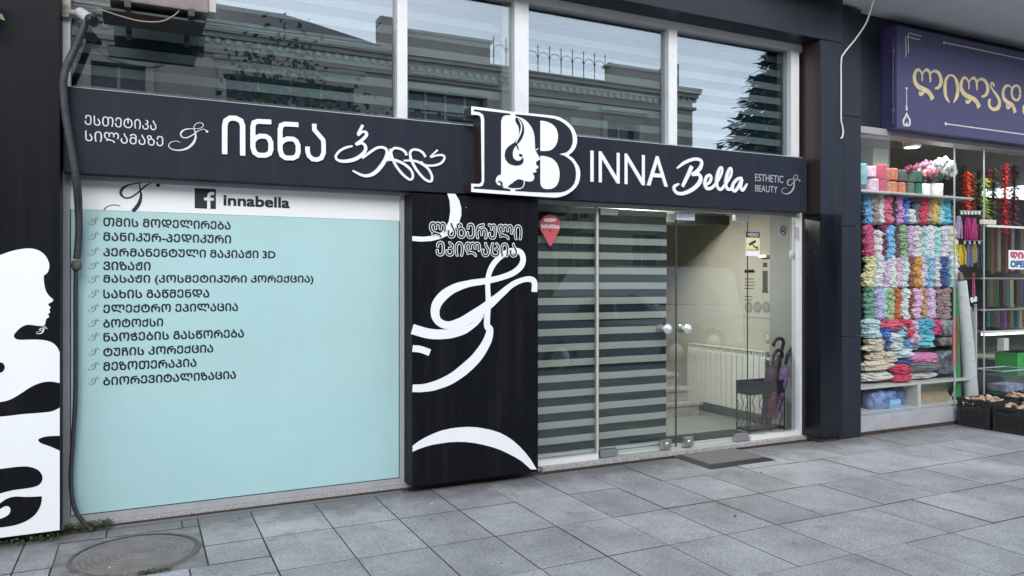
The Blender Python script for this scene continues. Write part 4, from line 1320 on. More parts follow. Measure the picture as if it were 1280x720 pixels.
# ------------------------------------------------------------------ the yarn shop next door
SHY = -.10
S = thing('yarn_shop', 'yarn and haberdashery shopfront with a large display window under a pale soffit', 'building', (8.3, -.1, 0))
SX0 = 6.668
SHW = M('shop_cream_wall', (.24, .225, .185), .8, var=.04, scale=4)
SHC = M('shop_ceiling', (.30, .26, .22), .8)
MB().box(6.36, 30, -1.12, .019, 4.43, 4.75).build('soffit', M('pale_soffit', (.76, .75, .75), .85, var=.04, scale=2), S)
MB().box(SX0, 14, -.06, .016, 3.235, 4.428).build('sign_wall', PILLAR, S)
gz0, gz1 = .195, 3.15
MB().box(SX0, 14, -.14, .03, gz1, gz1 + .07, bev=.004).build('window_head', M('grey_head', (.34, .33, .33), .5), S)
wx1 = P(1199, 500, -.15).x
MB().box(SX0, wx1, -.15, .02, .035, gz0 - .002, bev=.004).build('window_plinth', M('plinth_metal', (.40, .40, .42), .45, var=.08, scale=6), S)
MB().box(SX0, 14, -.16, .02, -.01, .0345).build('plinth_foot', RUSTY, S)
MB().box(SX0, SX0 + .035, -.12, .0, gz0, 2.73).build('window_post', M('aqua_white_post', (.52, .62, .62), .4), S)
MB().box(SX0 + .036, X(1193, SHY), SHY - .005, SHY + .005, gz0, gz1 - .001).build('window_pane', GLASS_SH, S)
gx1, gx2 = X(1193, SHY), X(1230, SHY)
MB().box(gx1 + .004, gx2 - .004, SHY - .005, SHY + .005, .04, gz1 - .001).build('window_pane', GLASS_SH, S)
MB().box(gx1 - .003, gx1 + .003, SHY - .008, SHY + .008, .04, gz1 - .002).box(gx2 - .003, gx2 + .003, SHY - .008, SHY + .008, .04, gz1 - .002).build('glass_seal', M('pale_edge', (.42, .46, .46), .3), S)
dz = P(1260, 283, SHY).z
d = MB().box(gx2 + .004, gx2 + .95, SHY - .005, SHY + .005, .04, dz - .02).build('door', GLASS_SH, S)
MB().box(gx2 + .05, gx2 + .95, SHY - .012, SHY + .012, dz - .019, dz + .006).build('top_rail', FRAME, d)
MB().box(gx2 - .05, gx2 + .2, SHY - .02, SHY + .02, dz + .01, dz + .065, bev=.004).build('patch_fitting', M('patch_beige', (.60, .55, .47), .4), d)
MB().box(gx2 + .004, gx2 + 3.5, SHY - .005, SHY + .005, dz + .07, gz1 - .002).box(gx2 + .96, gx2 + 3.5, SHY - .005, SHY + .005, .04, dz + .069).build('window_pane', GLASS_SH, S)
MB().box(SX0, 14, .02, 3.2, -.02, .033).build('interior_floor', M('shop_floor', (.22, .20, .18), .5), S)
MB().box(SX0, 14, .36, 3.2, 3.30, 3.4).box(SX0, 14, .0201, .36, 3.24, 3.30).build('interior_ceiling', SHC, S)
MB().box(SX0 - .02, SX0, .36, 3.2, 0, 3.3).box(SX0, 14, 3.2, 3.3, 0, 3.3).build('interior_wall', SHW, S)
MB().box(8.33, 8.62, 1.0, 1.3, .04, 3.299, bev=.01).build('interior_column', M('pale_green_column', (.52, .58, .46), .7), S)

sl_ = thing('ceiling_spotlight', 'round lit ceiling light inside the yarn shop window', 'lamp', (8.45, .55, 3.27))
MB().lathe((8.45, .55, 3.24), [(.10, .058), (.105, .0), (.085, -.004)], 24).build('lamp_ring', WHITE, sl_)
MB().lathe((8.45, .55, 3.24), [(.084, -.003), (.04, -.008), (.001, -.009)], 24).build('lamp_diffuser', M('shop_lamp', (1, .97, .9), .5, emit=14), sl_)
li = 0
for (lx, ly, lz, e_, sz) in ((7.75, .06, 3.205, 16, 2.0), (9.6, .06, 3.205, 5, 1.0)):  # added fill lights, tucked out of view behind the window head
    L_ = bpy.data.lights.new('shop_fill_light', 'AREA'); L_.energy = e_; L_.size = sz; L_.size_y = .12; L_.shape = 'RECTANGLE'; L_.color = (1, .97, .92)
    ob = bpy.data.objects.new('shop_fill_light', L_); COL.objects.link(ob); ob.location = (lx, ly, lz - .03)
    t = thing('added_fill_light', 'unseen fill light tube added over the %s of the yarn shop' % ('yarn display' if li == 0 else 'counter inside'), 'lamp', (lx, ly, lz))
    MB().box(lx - sz / 2, lx + sz / 2, ly - .035, ly + .035, lz + .01, lz + .035).build('lamp_body', FRAME, t)
    MB().box(lx - sz / 2 + .01, lx + sz / 2 - .01, ly - .025, ly + .025, lz - .01, lz + .009).build('fill_light_tube', M('fill_tube_glow', (1, .97, .92), .5, emit=6), t)
    ob.parent = t; ob.location = (0, 0, -.03)
    li += 1
L_ = bpy.data.lights.new('lobby_fill_area', 'AREA'); L_.energy = 32; L_.size = .5; L_.size_y = .2; L_.shape = 'RECTANGLE'; L_.color = (1, .95, .88)
ob = bpy.data.objects.new('lobby_fill_area', L_); COL.objects.link(ob); ob.parent = cl_; ob.location = (0, 0, -.02)

# purple shop sign
PY = -.26
pu = thing('shop_sign', 'purple banner box sign with ornate gold Georgian lettering over the yarn shop window', 'sign', (8.5, PY, 3.3))
pa, pb_ = P(1121, 100, PY).x, 12.5
pz1, pz0 = P(1121, 31, PY).z, P(1122, 160.5, PY).z
PURP = M('purple_banner', lin((62, 56, 96)), .5, var=.08, scale=1.5)
MB().box(pa, pb_, PY, -.061, pz0, pz1, bev=.01).build('banner_box', PURP, pu)
MB().box(pa - .02, pa - .008, PY + .03, PY + .04, pz0 + .05, pz1 - .12).box(pa - .024, pa - .001, PY + .025, PY + .045, pz1 - .28, pz1 - .25).box(pa - .024, pa - .001, PY + .025, PY + .045, pz0 + .18, pz0 + .21).build('side_rail', STEEL, pu)
GOLD = M('pale_gold_print', (.50, .40, .19), .5, scale=9, col2=(.68, .57, .33))
o, s_ = (1100, 20), 4.2333
TP = lambda pts: trace(pts, o, s_, PY)
kp = (P(1205, 110, PY).x - P(1195, 110, PY).x) / 10 / s_ * .85
mb = MB()


def gold(pts, w):
    mb.stroke(TP(pts), [v * kp for v in w], PY, .002, ramp=.001, n=6)


for dx, dy in ((0, 0), (247, 43)):
    f = lambda L2: [(x + dx, y + dy) for x, y in L2]
    gold(f([(222, 345), (223, 315), (214, 292), (200, 284), (188, 296), (181, 322), (186, 352), (205, 376), (232, 388), (255, 402), (268, 420), (277, 441)]), (7, 8, 9, 11, 14, 18, 20, 20, 18, 20, 22, 26))
    gold(f([(208, 400), (213, 414), (226, 408), (236, 392)]), (10, 14, 12, 8))
    gold(f([(221, 312), (235, 290), (250, 286), (261, 300), (265, 330), (265, 350)]), (5, 8, 12, 13, 10, 8))
    gold(f([(264, 310), (277, 294), (294, 292), (312, 306), (322, 334), (320, 360), (308, 378), (290, 384)]), (5, 8, 12, 17, 20, 18, 12, 8))
gold([(368, 460), (350, 430), (343, 395), (345, 352), (356, 324), (372, 313), (390, 320), (404, 345), (411, 385), (405, 425), (388, 459)], (4, 16, 20, 18, 10, 7, 10, 18, 20, 18, 4))
for dx, dy in ((0, 0), (182, 33)):
    f = lambda L2: [(x + dx, y + dy) for x, y in L2]
    gold(f([(604, 372), (596, 356), (586, 357), (588, 378), (604, 402), (622, 428), (632, 456), (626, 482), (608, 494), (590, 490), (578, 474), (577, 452), (584, 440)]), (12, 10, 8, 9, 12, 16, 20, 20, 14, 14, 16, 16, 10))
gold([(700, 392), (690, 374), (674, 368), (658, 380), (650, 408), (656, 438), (676, 458), (698, 470), (708, 490), (714, 512)], (6, 7, 10, 14, 18, 19, 18, 18, 20, 22))
gold([(668, 468), (674, 486), (688, 478), (696, 466)], (10, 13, 11, 7))
gold([(742, 408), (738, 382), (722, 368), (704, 378), (696, 404), (702, 432), (718, 446), (734, 438), (742, 412)], (16, 14, 9, 10, 14, 12, 8, 12, 16))
mb.build('gold_lettering', GOLD, pu)
mb = MB()
thin = 4
gold([(345, 142), (500, 174), (760, 230)], (thin, thin, thin)); gold([(335, 141), (342, 142)], (10, 10)); gold([(345, 570), (520, 594), (800, 632)], (thin, thin, thin)); gold([(343, 570), (352, 571)], (11, 11))
gold([(137, 215), (137, 160), (137, 112), (175, 118), (212, 126)], (3, 3, 3, 3, 3)); gold([(150, 195), (150, 150), (150, 94), (185, 99), (220, 107)], (3, 3, 3, 3, 3))
gold([(140, 380), (140, 440), (140, 495)], (3, 3, 3)); gold([(140, 378), (140, 387)], (10, 10)); gold([(140, 476), (140, 500)], (8, 10))
gold([(140, 512), (136, 530), (124, 552), (126, 574), (138, 578), (142, 562)], (4, 8, 9, 8, 7, 5)); gold([(141, 512), (146, 530), (157, 552), (155, 576), (144, 579), (141, 562)], (4, 8, 9, 8, 7, 5))
mb.build('gold_ornament', M('ivory_print', (.62, .58, .52), .5), pu)

# open sign on the shop door
OY = SHY - .006
os_ = thing('open_sign', 'small white open sign with red Georgian and blue Latin letters on the shop door', 'sign', P(1275, 325, OY))
a, b = P(1260.5, 312, OY), P(1305, 337, OY)
zT = P(1261, 312.5, OY).z; zB = P(1261, 336.5, OY).z
MB().box(a.x, a.x + .42, OY - .004, OY, zB, zT, bev=.001).build('sign_sheet', WVINYL, os_)
zm = (zT + zB) / 2
text('lettering', up('ღია'), a.x + .03, a.x + .39, zm + .012, zT - .02, OY - .004, M('sign_red', (.50, .05, .08), .5), os_, th=.001, bold=.016)
text('lettering', 'OPEN', a.x + .03, a.x + .39, zB + .02, zm - .008, OY - .004, M('sign_blue', (.03, .12, .28), .5), os_, th=.001, bold=.014)

# ---- display rack
rk = thing('display_rack', 'pale display rack with compartments filling the yarn shop window', 'rack', (7.4, .3, .2))
RKM = M('rack_board', (.55, .54, .50), .6, var=.03, scale=5)
rx0, rx1 = SX0 + .05, P(1193, 380, .3).x
TOPZ = P(1100, 241.5, .22).z
MB().box(rx0, rx1, .36, .40, .20, TOPZ - .001).build('back_board', M('rack_back_dark', (.12, .11, .10), .8), rk)
for z in (.2, P(1110, 478, .2).z, TOPZ):
    MB().box(rx0, rx1, .02 if z < 1 else .06, .36, z - .02, z, bev=.002).build('shelf', RKM, rk)
zsh = P(1110, 478, .2).z
MB().box(P(1139, 500, .1).x, P(1143, 500, .1).x, .02, .36, .2, zsh - .021).build('divider', RKM, rk)
MB().box(rx1 - .02, rx1, .02, .40, .2, 1.25).build('side_board', RKM, rk)


YC = {}


def ycol(name, rgb, speck=.5):
    """yarn: the dye colour mottled with a paler fleck"""
    if name not in YC:
        c = lin(rgb)
        g_ = sum(c) / 3
        c = tuple(min(.8, max(.008, (g_ + (v - g_) * .93) * 1.08)) for v in c)
        c2 = tuple(min(.85, v * 1.45 + .07 * speck) for v in c)
        c1 = tuple(v * .7 for v in c)
        YC[name] = mat('yarn_' + name, c1, .95, scale=48, col2=c2)
    return YC[name]


def fluff(m, c, w, h, d, skeins, seed, mi=0, fine=.0125):
    """a hanging column of fluffy skeins: lobed outline, ragged surface"""
    r = random.Random(seed)
    nu = 18
    nv = max(8, int(h / fine))
    vs = []
    ph = [r.uniform(0, 6) for _ in range(4)]
    for j in range(nv + 1):
        t = j / nv
        lob = .72 + .30 * abs(math.sin(math.pi * t * skeins + .2))
        end = min(1, 9 * t + .35, 9 * (1 - t) + .35)
        ox = .10 * w * math.sin(3.1 * t * skeins / 2 + ph[0]) + .05 * w * math.sin(9 * t + ph[1])
        for k in range(nu):
            a = 2 * math.pi * k / nu
            f = lob * end * (1 + r.uniform(-.24, .24))
            vs.append((c[0] + ox + math.cos(a) * w / 2 * f, c[1] + math.sin(a) * d / 2 * f, c[2] + (t - .5) * h + r.uniform(-.005, .005)))
    fs = []
    for j in range(nv):
        for k in range(nu):
            fs.append((j * nu + k, j * nu + (k + 1) % nu, (j + 1) * nu + (k + 1) % nu, (j + 1) * nu + k))
    m.add(vs, fs, mi, False)
    m.add(vs[:nu], [list(range(nu))[::-1]], mi)
    m.add(vs[-nu:], [list(range(nu))], mi)


ROWS = {
    'top': (240, 279.5, 5.143, 1060, [
        (125, 'sky blue', (110, 165, 225)), (163, 'taupe', (150, 135, 128)), (203, 'white', (225, 228, 230)), (248, 'coral pink', (215, 95, 120)), (283, 'dark plum', (72, 58, 68)),
        (320, 'mauve', (190, 130, 185)), (357, 'royal blue', (85, 120, 190)), (398, 'cloud white', (232, 228, 235)), (430, 'slate grey', (105, 112, 122)), (475, 'crimson', (190, 50, 75)),
        (513, 'stone', (165, 150, 140)), (550, 'mustard', (225, 175, 85)), (590, 'light cyan', (160, 220, 235)), (628, 'turquoise', (75, 170, 205)), (658, 'dark speckled', (90, 85, 90))]),
    'second': (282, 322, 4, 1040, [
        (183, 'magenta pink', (190, 75, 120)), (226, 'cream', (225, 215, 205)), (250, 'maroon', (105, 35, 70)), (284, 'azure', (105, 165, 230)), (319, 'chocolate', (95, 78, 78)), (351, 'sage green', (130, 155, 115)),
        (390, 'lilac', (195, 165, 215)), (419, 'beige', (210, 195, 185)), (454, 'pale blue', (170, 200, 215)), (487, 'ice white', (215, 235, 245)), (516, 'mint', (150, 215, 205)), (560, 'pale lavender', (205, 195, 215)), (597, 'pale lemon', (220, 220, 160))]),
    'third': (318, 359, 4, 1040, [
        (187, 'cream yellow', (230, 205, 150)), (229, 'frosted white', (205, 228, 238)), (262, 'pink and lilac', (215, 165, 205)), (294, 'snow white', (235, 232, 232)), (325, 'rose pink', (225, 165, 190)), (357, 'aqua white', (190, 228, 238)),
        (387, 'reddish brown', (130, 80, 72)), (419, 'ochre', (200, 140, 55)), (449, 'powder pink', (230, 190, 205)), (483, 'steel blue', (125, 170, 195)), (517, 'blush', (230, 195, 210)), (552, 'navy', (55, 75, 130)), (573, 'teal', (75, 150, 175)), (604, 'pearl white', (215, 225, 230))]),
    'fourth': (359.5, 399, 4, 1040, [
        (187, 'bottle green', (95, 145, 125)), (226, 'lavender', (170, 165, 215)), (258, 'baby blue', (165, 210, 235)), (283, 'moss green', (145, 175, 125)), (318, 'rust', (180, 95, 45)), (360, 'bluish white', (205, 230, 240)),
        (390, 'brick brown', (140, 75, 70)), (420, 'candy pink', (225, 165, 195)), (457, 'tan', (180, 145, 110)), (488, 'orchid', (205, 165, 210)), (527, 'dusty mauve', (135, 110, 112)), (563, 'mauve brown', (150, 128, 125)), (598, 'olive', (140, 150, 105))]),
}
cnt = 0
for rname, (yt, yb, sc_, ox, items) in ROWS.items():
    n = len(items)
    for i, (cx, cname, rgb) in enumerate(items):
        px = ox + cx / sc_
        lo_, hi_ = (items[i - 1][0] if i else cx - 36), (items[i + 1][0] if i < n - 1 else cx + 36)
        wp = max(24, min(46, (hi_ - lo_) / 2 * 1.10)) / sc_
        slope = .045
        ytop, ybot = yt + (px - 1085) * .05 * (1 if rname == 'top' else .2), yb
        Yd = .24 - (.03 if i % 2 else 0)
        if cname == 'cloud white':
            ytop = 262
        if cname == 'cream':
            ytop = 287
        zt2, zb2 = P(px, ytop, Yd).z, P(px, ybot, Yd).z
        if rname != 'top' and i % 3 == 1:
            zt2 -= .012
        xc = P(px, 300, Yd).x
        ww = (P(px + wp / 2, 300, Yd).x - P(px - wp / 2, 300, Yd).x)
        nb = [items[j][1] for j in (i - 1, i + 1) if 0 <= j < n]
        place = 'between the %s and %s ones' % tuple(nb) if len(nb) == 2 else 'at the end beside the %s one' % nb[0]
        m = MB()
        cnt += 1
        jr = random.Random(cnt * 13)
        fluff(m, (xc + jr.uniform(-.006, .006), Yd, (zt2 + zb2) / 2 + jr.uniform(-.008, .004)), ww * jr.uniform(.98, 1.22), (zt2 - zb2) * jr.uniform(1.02, 1.10), .11, 3 + (cnt % 4), cnt)
        tilt = jr.uniform(-.055, .055)
        for v_ in m.v:
            v_.x += (v_.z - (zt2 + zb2) / 2) * tilt
        o = m.build('yarn_column', ycol(cname.replace(' ', '_'), rgb))
        tag(o, '%s fluffy yarn column in the %s row, %s' % (cname, rname, place), 'yarn', 'columns of fluffy yarn hanging in the window')

# skeins piled below the rows
PILE = [  # name, x, y, w, h (enlarged pixels of the 4x detail), colour, shape words
    ('pale aqua', 195, 405, 72, 95, (175, 222, 232)), ('cobalt', 252, 412, 46, 66, (70, 110, 185)), ('raspberry', 300, 383, 92, 52, (205, 75, 105)), ('bright cyan', 330, 412, 46, 62, (130, 205, 230)),
    ('scarlet', 369, 402, 48, 84, (190, 50, 70)), ('soft pink', 394, 420, 36, 110, (230, 170, 195)), ('peacock blue', 434, 425, 52, 130, (85, 170, 190)), ('deep turquoise', 472, 402, 46, 90, (70, 150, 175)),
    ('hot magenta', 507, 398, 40, 72, (195, 45, 110)), ('speckled cream', 205, 482, 72, 62, (215, 190, 170)), ('navy blue', 259, 472, 42, 66, (60, 90, 150)), ('icy white', 300, 468, 76, 84, (205, 230, 240)),
    ('denim blue', 352, 482, 40, 56, (95, 150, 195)), ('ash grey', 392, 490, 36, 40, (125, 128, 130)), ('sea green', 462, 465, 62, 62, (100, 185, 195)), ('oatmeal', 222, 535, 70, 56, (205, 180, 160)),
    ('sand beige', 272, 540, 58, 56, (215, 195, 170)), ('frost blue', 345, 525, 84, 42, (185, 215, 232)), ('ultramarine', 338, 563, 76, 46, (60, 105, 170)), ('camel', 236, 585, 130, 48, (205, 185, 165)),
    ('rosy red', 336, 625, 72, 84, (195, 45, 85)), ('creamy white', 232, 638, 128, 46, (225, 215, 200)), ('bubblegum pink', 445, 548, 132, 50, (220, 120, 165)), ('charcoal grey', 440, 594, 132, 42, (105, 105, 108)), ('flecked ivory', 438, 630, 140, 38, (220, 212, 205))]
for i, (nm, x, y, w_, h_, rgb) in enumerate(PILE):
    px, py = 1040 + x / 4, 310 + y / 4
    Yd = .22 - .03 * (i % 3)
    c = P(px, py, Yd)
    ww = P(px + w_ / 8, py, Yd).x - P(px - w_ / 8, py, Yd).x
    hh = P(px, py - h_ / 8, Yd).z - P(px, py + h_ / 8, Yd).z
    m = MB()
    fluff(m, c, ww * 1.12, hh * 1.08, .18, 2 if h_ > 60 else 1, 400 + i, fine=.011)
    o = m.build('yarn_skein', ycol(nm.replace(' ', '_'), rgb))
    lower = 'upper part' if y < 450 else ('middle' if y < 560 else 'bottom')
    tag(o, '%s yarn skein lying in the %s of the pile under the hanging rows' % (nm, lower), 'yarn', 'yarn skeins piled under the hanging rows')

# plastic wrapped packets
WRAP = M('clear_wrap_grey', (.26, .27, .28), .25, var=.35, scale=18, coat=.5)
WRAPD = M('clear_wrap_dark', (.05, .06, .075), .22, scale=14, col2=(.22, .26, .30), coat=.6)
WRAPB = M('blue_plastic_bag', (.07, .13, .32), .25, scale=11, col2=(.30, .40, .62), coat=.6)


def packet(label, x, y, w_, h_, Yd, d_, m_, seed, cat='packet', name='wrapped_packet', group=None):
    r = random.Random(seed)
    px, py = 1040 + x / 4, 310 + y / 4
    c = P(px, py, Yd)
    ww = P(px + w_ / 8, py, Yd).x - P(px - w_ / 8, py, Yd).x
    hh = P(px, py - h_ / 8, Yd).z - P(px, py + h_ / 8, Yd).z
    bm = bmesh.new()
    bmesh.ops.create_icosphere(bm, subdivisions=4, radius=1)
    ph = [r.uniform(0, 6) for _ in range(6)]
    mb_ = MB()
    for v in bm.verts:
        p = v.co
        q_ = Vector([math.copysign(abs(t) ** .55, t) for t in p])
        f = 1 + .06 * math.sin(5 * p.x + ph[0]) * math.sin(6 * p.z + ph[1]) + .045 * math.sin(13 * p.x + 7 * p.z + ph[2]) + .03 * math.sin(19 * p.z - 11 * p.x + ph[3])
        v.co = Vector((q_.x * ww / 2 * f, q_.y * d_ / 2 * f, q_.z * hh / 2 * f)) + c
    bm.verts.index_update()
    mb_.add([v.co.copy() for v in bm.verts], [[v.index for v in f.verts] for f in bm.faces], 0, True)
    bm.free()
    return tag(mb_.build(name, m_), label, cat, group)


packet('clear packet of grey yarn on the pile beside the hot magenta skein', 570, 398, 100, 84, .2, .16, WRAP, 1)
packet('clear packet of brownish grey yarn lying under another grey packet', 568, 466, 104, 46, .2, .16, M('wrap_brown', (.24, .20, .19), .3, var=.4, scale=20, coat=.5), 2)
packet('large dark plastic wrapped bundle on the shelf beside the rolled fabric', 560, 570, 100, 120, .2, .2, WRAPD, 3)
packet('big crumpled blue plastic bag in the lower compartment of the rack', 235, 775, 130, 130, .16, .2, WRAPB, 4, 'bag', 'plastic_bag')
packet('smaller dark blue plastic bag at the back of the lower compartment', 335, 750, 100, 110, .24, .16, M('dark_blue_bag', (.035, .085, .22), .25, scale=11, col2=(.20, .30, .50), coat=.6), 5, 'bag', 'plastic_bag')
packet('pale green wrapped bundle stuffed behind the cardboard sheet', 500, 690, 190, 70, .26, .1, M('pale_green_wrap', (.42, .50, .38), .4, var=.15, scale=10), 6, 'bundle', 'wrapped_bundle')
a = P(1040 + 285 / 4, 310 + 760 / 4, .05); b = P(1040 + 340 / 4, 310 + 818 / 4, .05)
bx_ = thing('paper_box', 'light blue paper box standing in front of the blue bags', 'box', (a.x, .08, b.z))
MB().box(a.x, b.x, .04, .14, .2, a.z, bev=.004).build('box_body', M('box_light_blue', (.22, .42, .68), .6), bx_)
MB().box(a.x + .004, b.x - .004, .036, .0395, a.z - .05, a.z - .006).build('box_flap', M('box_pale_blue', (.36, .56, .78), .6), bx_)
cbp = [P(1040 + x / 4, 310 + y / 4, .12) for x, y in ((450, 700), (605, 680), (600, 765), (410, 800))]
m = MB()
vs = [(p.x, .10 + (.16 if i < 2 else 0), p.z) for i, p in enumerate(cbp)]
m.add(vs + [(x, y + .006, z) for x, y, z in vs], [(0, 1, 2, 3), (7, 6, 5, 4), (0, 4, 5, 1), (1, 5, 6, 2), (2, 6, 7, 3), (3, 7, 4, 0)])
tag(m.build('cardboard_sheet', M('cardboard', (.34, .27, .19), .85, var=.08, scale=10)), 'tan cardboard sheet leaning in the lower compartment under the dark bundle', 'cardboard')

# cones of yarn on top of the rack
CON = [(85, 262, 47, 60, 'teal blue', (120, 172, 182)), (85, 325, 48, 80, 'deep teal blue', (110, 165, 178)), (139, 283, 54, 68, 'striped pink', (225, 190, 210)), (150, 368, 60, 74, 'pale striped pink', (220, 180, 205)),
       (200, 287, 64, 96, 'cerise red', (195, 40, 75)), (203, 374, 62, 76, 'deep cerise red', (180, 35, 70)), (271, 302, 60, 76, 'coral', (205, 120, 95)), (265, 385, 60, 72, 'light coral', (210, 130, 100)),
       (326, 390, 54, 72, 'salmon', (205, 125, 100)), (332, 310, 56, 74, 'graphite', (90, 95, 98)), (388, 315, 54, 74, 'greyish green', (92, 105, 95)), (382, 393, 52, 74, 'drab green', (100, 110, 100)), (435, 315, 50, 74, 'forest green', (50, 110, 95)), (434, 398, 50, 74, 'emerald', (35, 115, 100))]
for i, (x, y, w_, h_, nm, rgb) in enumerate(CON):
    px, py = 1060 + x / 5.143, 160 + y / 5.143
    Yd = .20
    c = P(px, py, Yd)
    ww = P(px + w_ / 10.3, py, Yd).x - P(px - w_ / 10.3, py, Yd).x
    hh = P(px, py - h_ / 10.3, Yd).z - P(px, py + h_ / 10.3, Yd).z
    rr_ = ww / 2
    k = 9
    prof = [(.001, hh / 2)]
    for j in range(k * 2 + 1):
        t = j / (k * 2)
        prof.append((rr_ * (1.0 - .025 * (j % 2)) * (1 if 0 < j < k * 2 else .93), hh / 2 - hh * t))
    prof.append((.001, -hh / 2))
    lvl = 'standing on the rack top' if y > 330 else 'stacked on another spool'
    o = MB().lathe(c, prof[::-1], 20).build('yarn_spool', ycol(nm.replace(' ', '_'), tuple(v * .82 for v in rgb), .1))
    tag(o, '%s wound yarn spool %s in the shop window' % (nm, lvl), 'spool', 'yarn spools on top of the rack')

# vases and flowers
FLW = {}
for nm, x, y0_, y1_, w_ in (('white', 481, 362, 430, 56), ('wide white', 549, 362, 432, 74)):
    a, b = P(1060 + x / 5.143, 160 + y0_ / 5.143, .2), P(1060 + x / 5.143, 160 + y1_ / 5.143, .2)
    r = (P(1060 + (x + w_ / 2) / 5.143, 200, .2).x - P(1060 + (x - w_ / 2) / 5.143, 200, .2).x) / 2
    hh = a.z - TOPZ
    o = MB().lathe((a.x, .2, TOPZ), [(.001, .001), (r * .92, .001), (r * .95, .01), (r, hh), (r * .93, hh), (r * .9, hh - .04), (.001, hh - .045)], 24).build('vase', M('vase_white', (.66, .66, .66), .35))
    tag(o, '%s cylinder vase on the rack top holding the %s flowers' % (nm, 'pink' if nm == 'white' else 'white'), 'vase', 'vases of flowers')
LEAFD = M('artificial_leaf', (.06, .10, .06), .6, var=.3, scale=30)


def bouquet(label, heads, vx, seed):
    r = random.Random(seed)
    t = thing('bouquet', label, 'flowers', P(vx, 232, .2), 'vases of flowers')
    root = P(vx, 231, .2)
    lv = MB()
    for (px, py, sz, m_) in heads:
        c = P(px, py, .2 + r.uniform(-.07, .05))
        lv.tube([root, root.lerp(c, .6) + Vector((0, 0, .02)), c], .004, 5)
        m = MB()
        R_ = sz / 951 * 8.6 * 1.6
        for i in range(70):
            d_ = Vector((r.gauss(0, 1), r.gauss(0, 1), r.gauss(0, 1))).normalized()
            pc = c + d_ * R_ * r.uniform(.55, 1)
            u_ = d_.orthogonal().normalized(); v_ = d_.cross(u_)
            s_ = R_ * .34
            m.add([pc - u_ * s_, pc + v_ * s_ * .8 - d_ * s_ * .15, pc + u_ * s_ + d_ * s_ * .3, pc - v_ * s_ * .8 + d_ * s_ * .1], [(0, 1, 2, 3)])
        m.build('flower_head', m_, t)
    for i in range(22):
        c = root + Vector((r.uniform(-.14, .16), r.uniform(-.08, .06), r.uniform(.0, .16)))
        d_ = Vector((r.uniform(-1, 1), r.uniform(-.4, .4), r.uniform(-.6, .8))).normalized()
        s2 = d_.cross(Vector((0, 1, .2))).normalized()
        lv.add([c - d_ * .03, c + s2 * .016, c + d_ * .04, c - s2 * .016], [(0, 1, 2, 3)])
    lv.build('leaves', LEAFD, t)


PKF, MVF, RDF, WHF = M('flower_pink', (.72, .30, .38), .8, var=.3, scale=40), M('flower_mauve', (.36, .17, .28), .8, var=.3, scale=40), M('flower_wine', (.24, .05, .10), .8, var=.3, scale=40), M('flower_white', (.80, .86, .85), .8, var=.15, scale=40)
f = lambda x, y: (1060 + x / 5.143, 160 + y / 5.143)
bouquet('bouquet of pink, mauve and wine red artificial flowers in a white vase', [(*f(392, 265), 3.4, RDF), (*f(425, 262), 3.2, RDF), (*f(452, 288), 5, PKF), (*f(472, 250), 4.6, MVF), (*f(508, 238), 4.4, MVF), (*f(528, 282), 6.2, PKF), (*f(492, 290), 4.6, PKF), (*f(560, 285), 3.8, PKF)], 1060 + 481 / 5.143, 3)
bouquet('bouquet of white artificial hydrangeas in the wide vase', [(*f(575, 235), 5.4, WHF), (*f(615, 228), 5.6, WHF), (*f(640, 262), 6, WHF), (*f(602, 265), 5.2, WHF), (*f(668, 285), 4.4, WHF), (*f(655, 240), 4.5, WHF)], 1060 + 549 / 5.143, 9)


# tinsel garlands
def garland(label, x, y0, y1, wpx, Yd, m_, seed, lean=0):
    r = random.Random(seed)
    a, b = P(x, y0, Yd), P(x + lean, y1, Yd)
    w_ = (P(x + wpx / 2, y0, Yd).x - P(x - wpx / 2, y0, Yd).x) / 2
    m = MB()
    n = int((a - b).length / .0045)
    for i in range(n):
        t = i / n
        c = a.lerp(b, t)
        an = i * 2.4 + r.uniform(-.4, .4)
        L_ = w_ * r.uniform(.75, 1.1) * (.86 + .16 * math.sin(t * 40))
        d_ = Vector((math.cos(an), math.sin(an) * .8, r.uniform(-.55, -.05))).normalized()
        s2 = Vector((-math.sin(an), math.cos(an), 0)) * .018 + Vector((0, 0, .01))
        e_ = c + d_ * L_
        m.add([c - s2 * .6, e_ - s2 * .5, e_ + s2 * .5 + Vector((0, 0, -.012)), c + s2 * .6], [(0, 1, 2, 3)])
    m.tube([a, b], .006, 6)
    return tag(m.build('garland', m_), label, 'garland', 'garlands hanging in the shop')


GAR = [('dark green garland hanging behind the orange red one', 1204, 206, 258, 13, .42, (.03, .03, .02)), ('orange red tinsel garland hanging over the row of tags', 1209, 214, 265, 13, .30, (.75, .10, .02)),
       ('rust brown garland beside the orange red garland', 1216.5, 216, 262, 9, .36, (.24, .09, .05)), ('black garland hanging beside the rust brown one', 1224, 212, 262, 9, .40, (.025, .025, .022)),
       ('lime green leafy garland hanging in front of the dark garlands', 1231, 222, 270, 13, .24, (.36, .50, .06)), ('reddish brown garland top above the lime green one', 1236, 212, 238, 9, .34, (.22, .05, .03)),
       ('grey green garland between the lime and scarlet garlands', 1243, 210, 276, 12, .38, (.10, .11, .07)), ('long scarlet garland hanging at the shop entrance', 1257, 204, 290, 11, .30, (.55, .05, .045)),
       ('dull rose garland hanging deep in the shop', 1268, 206, 280, 15, .6, (.28, .10, .12))]
for i, (l, x, y0, y1, w_, Yd, c) in enumerate(GAR):
    garland(l, x, y0, y1, w_, Yd, mat('garland_dye_%d' % i, c, .6, var=.4, scale=40), 30 + i, lean=-2 if 'scarlet' in l else 0)

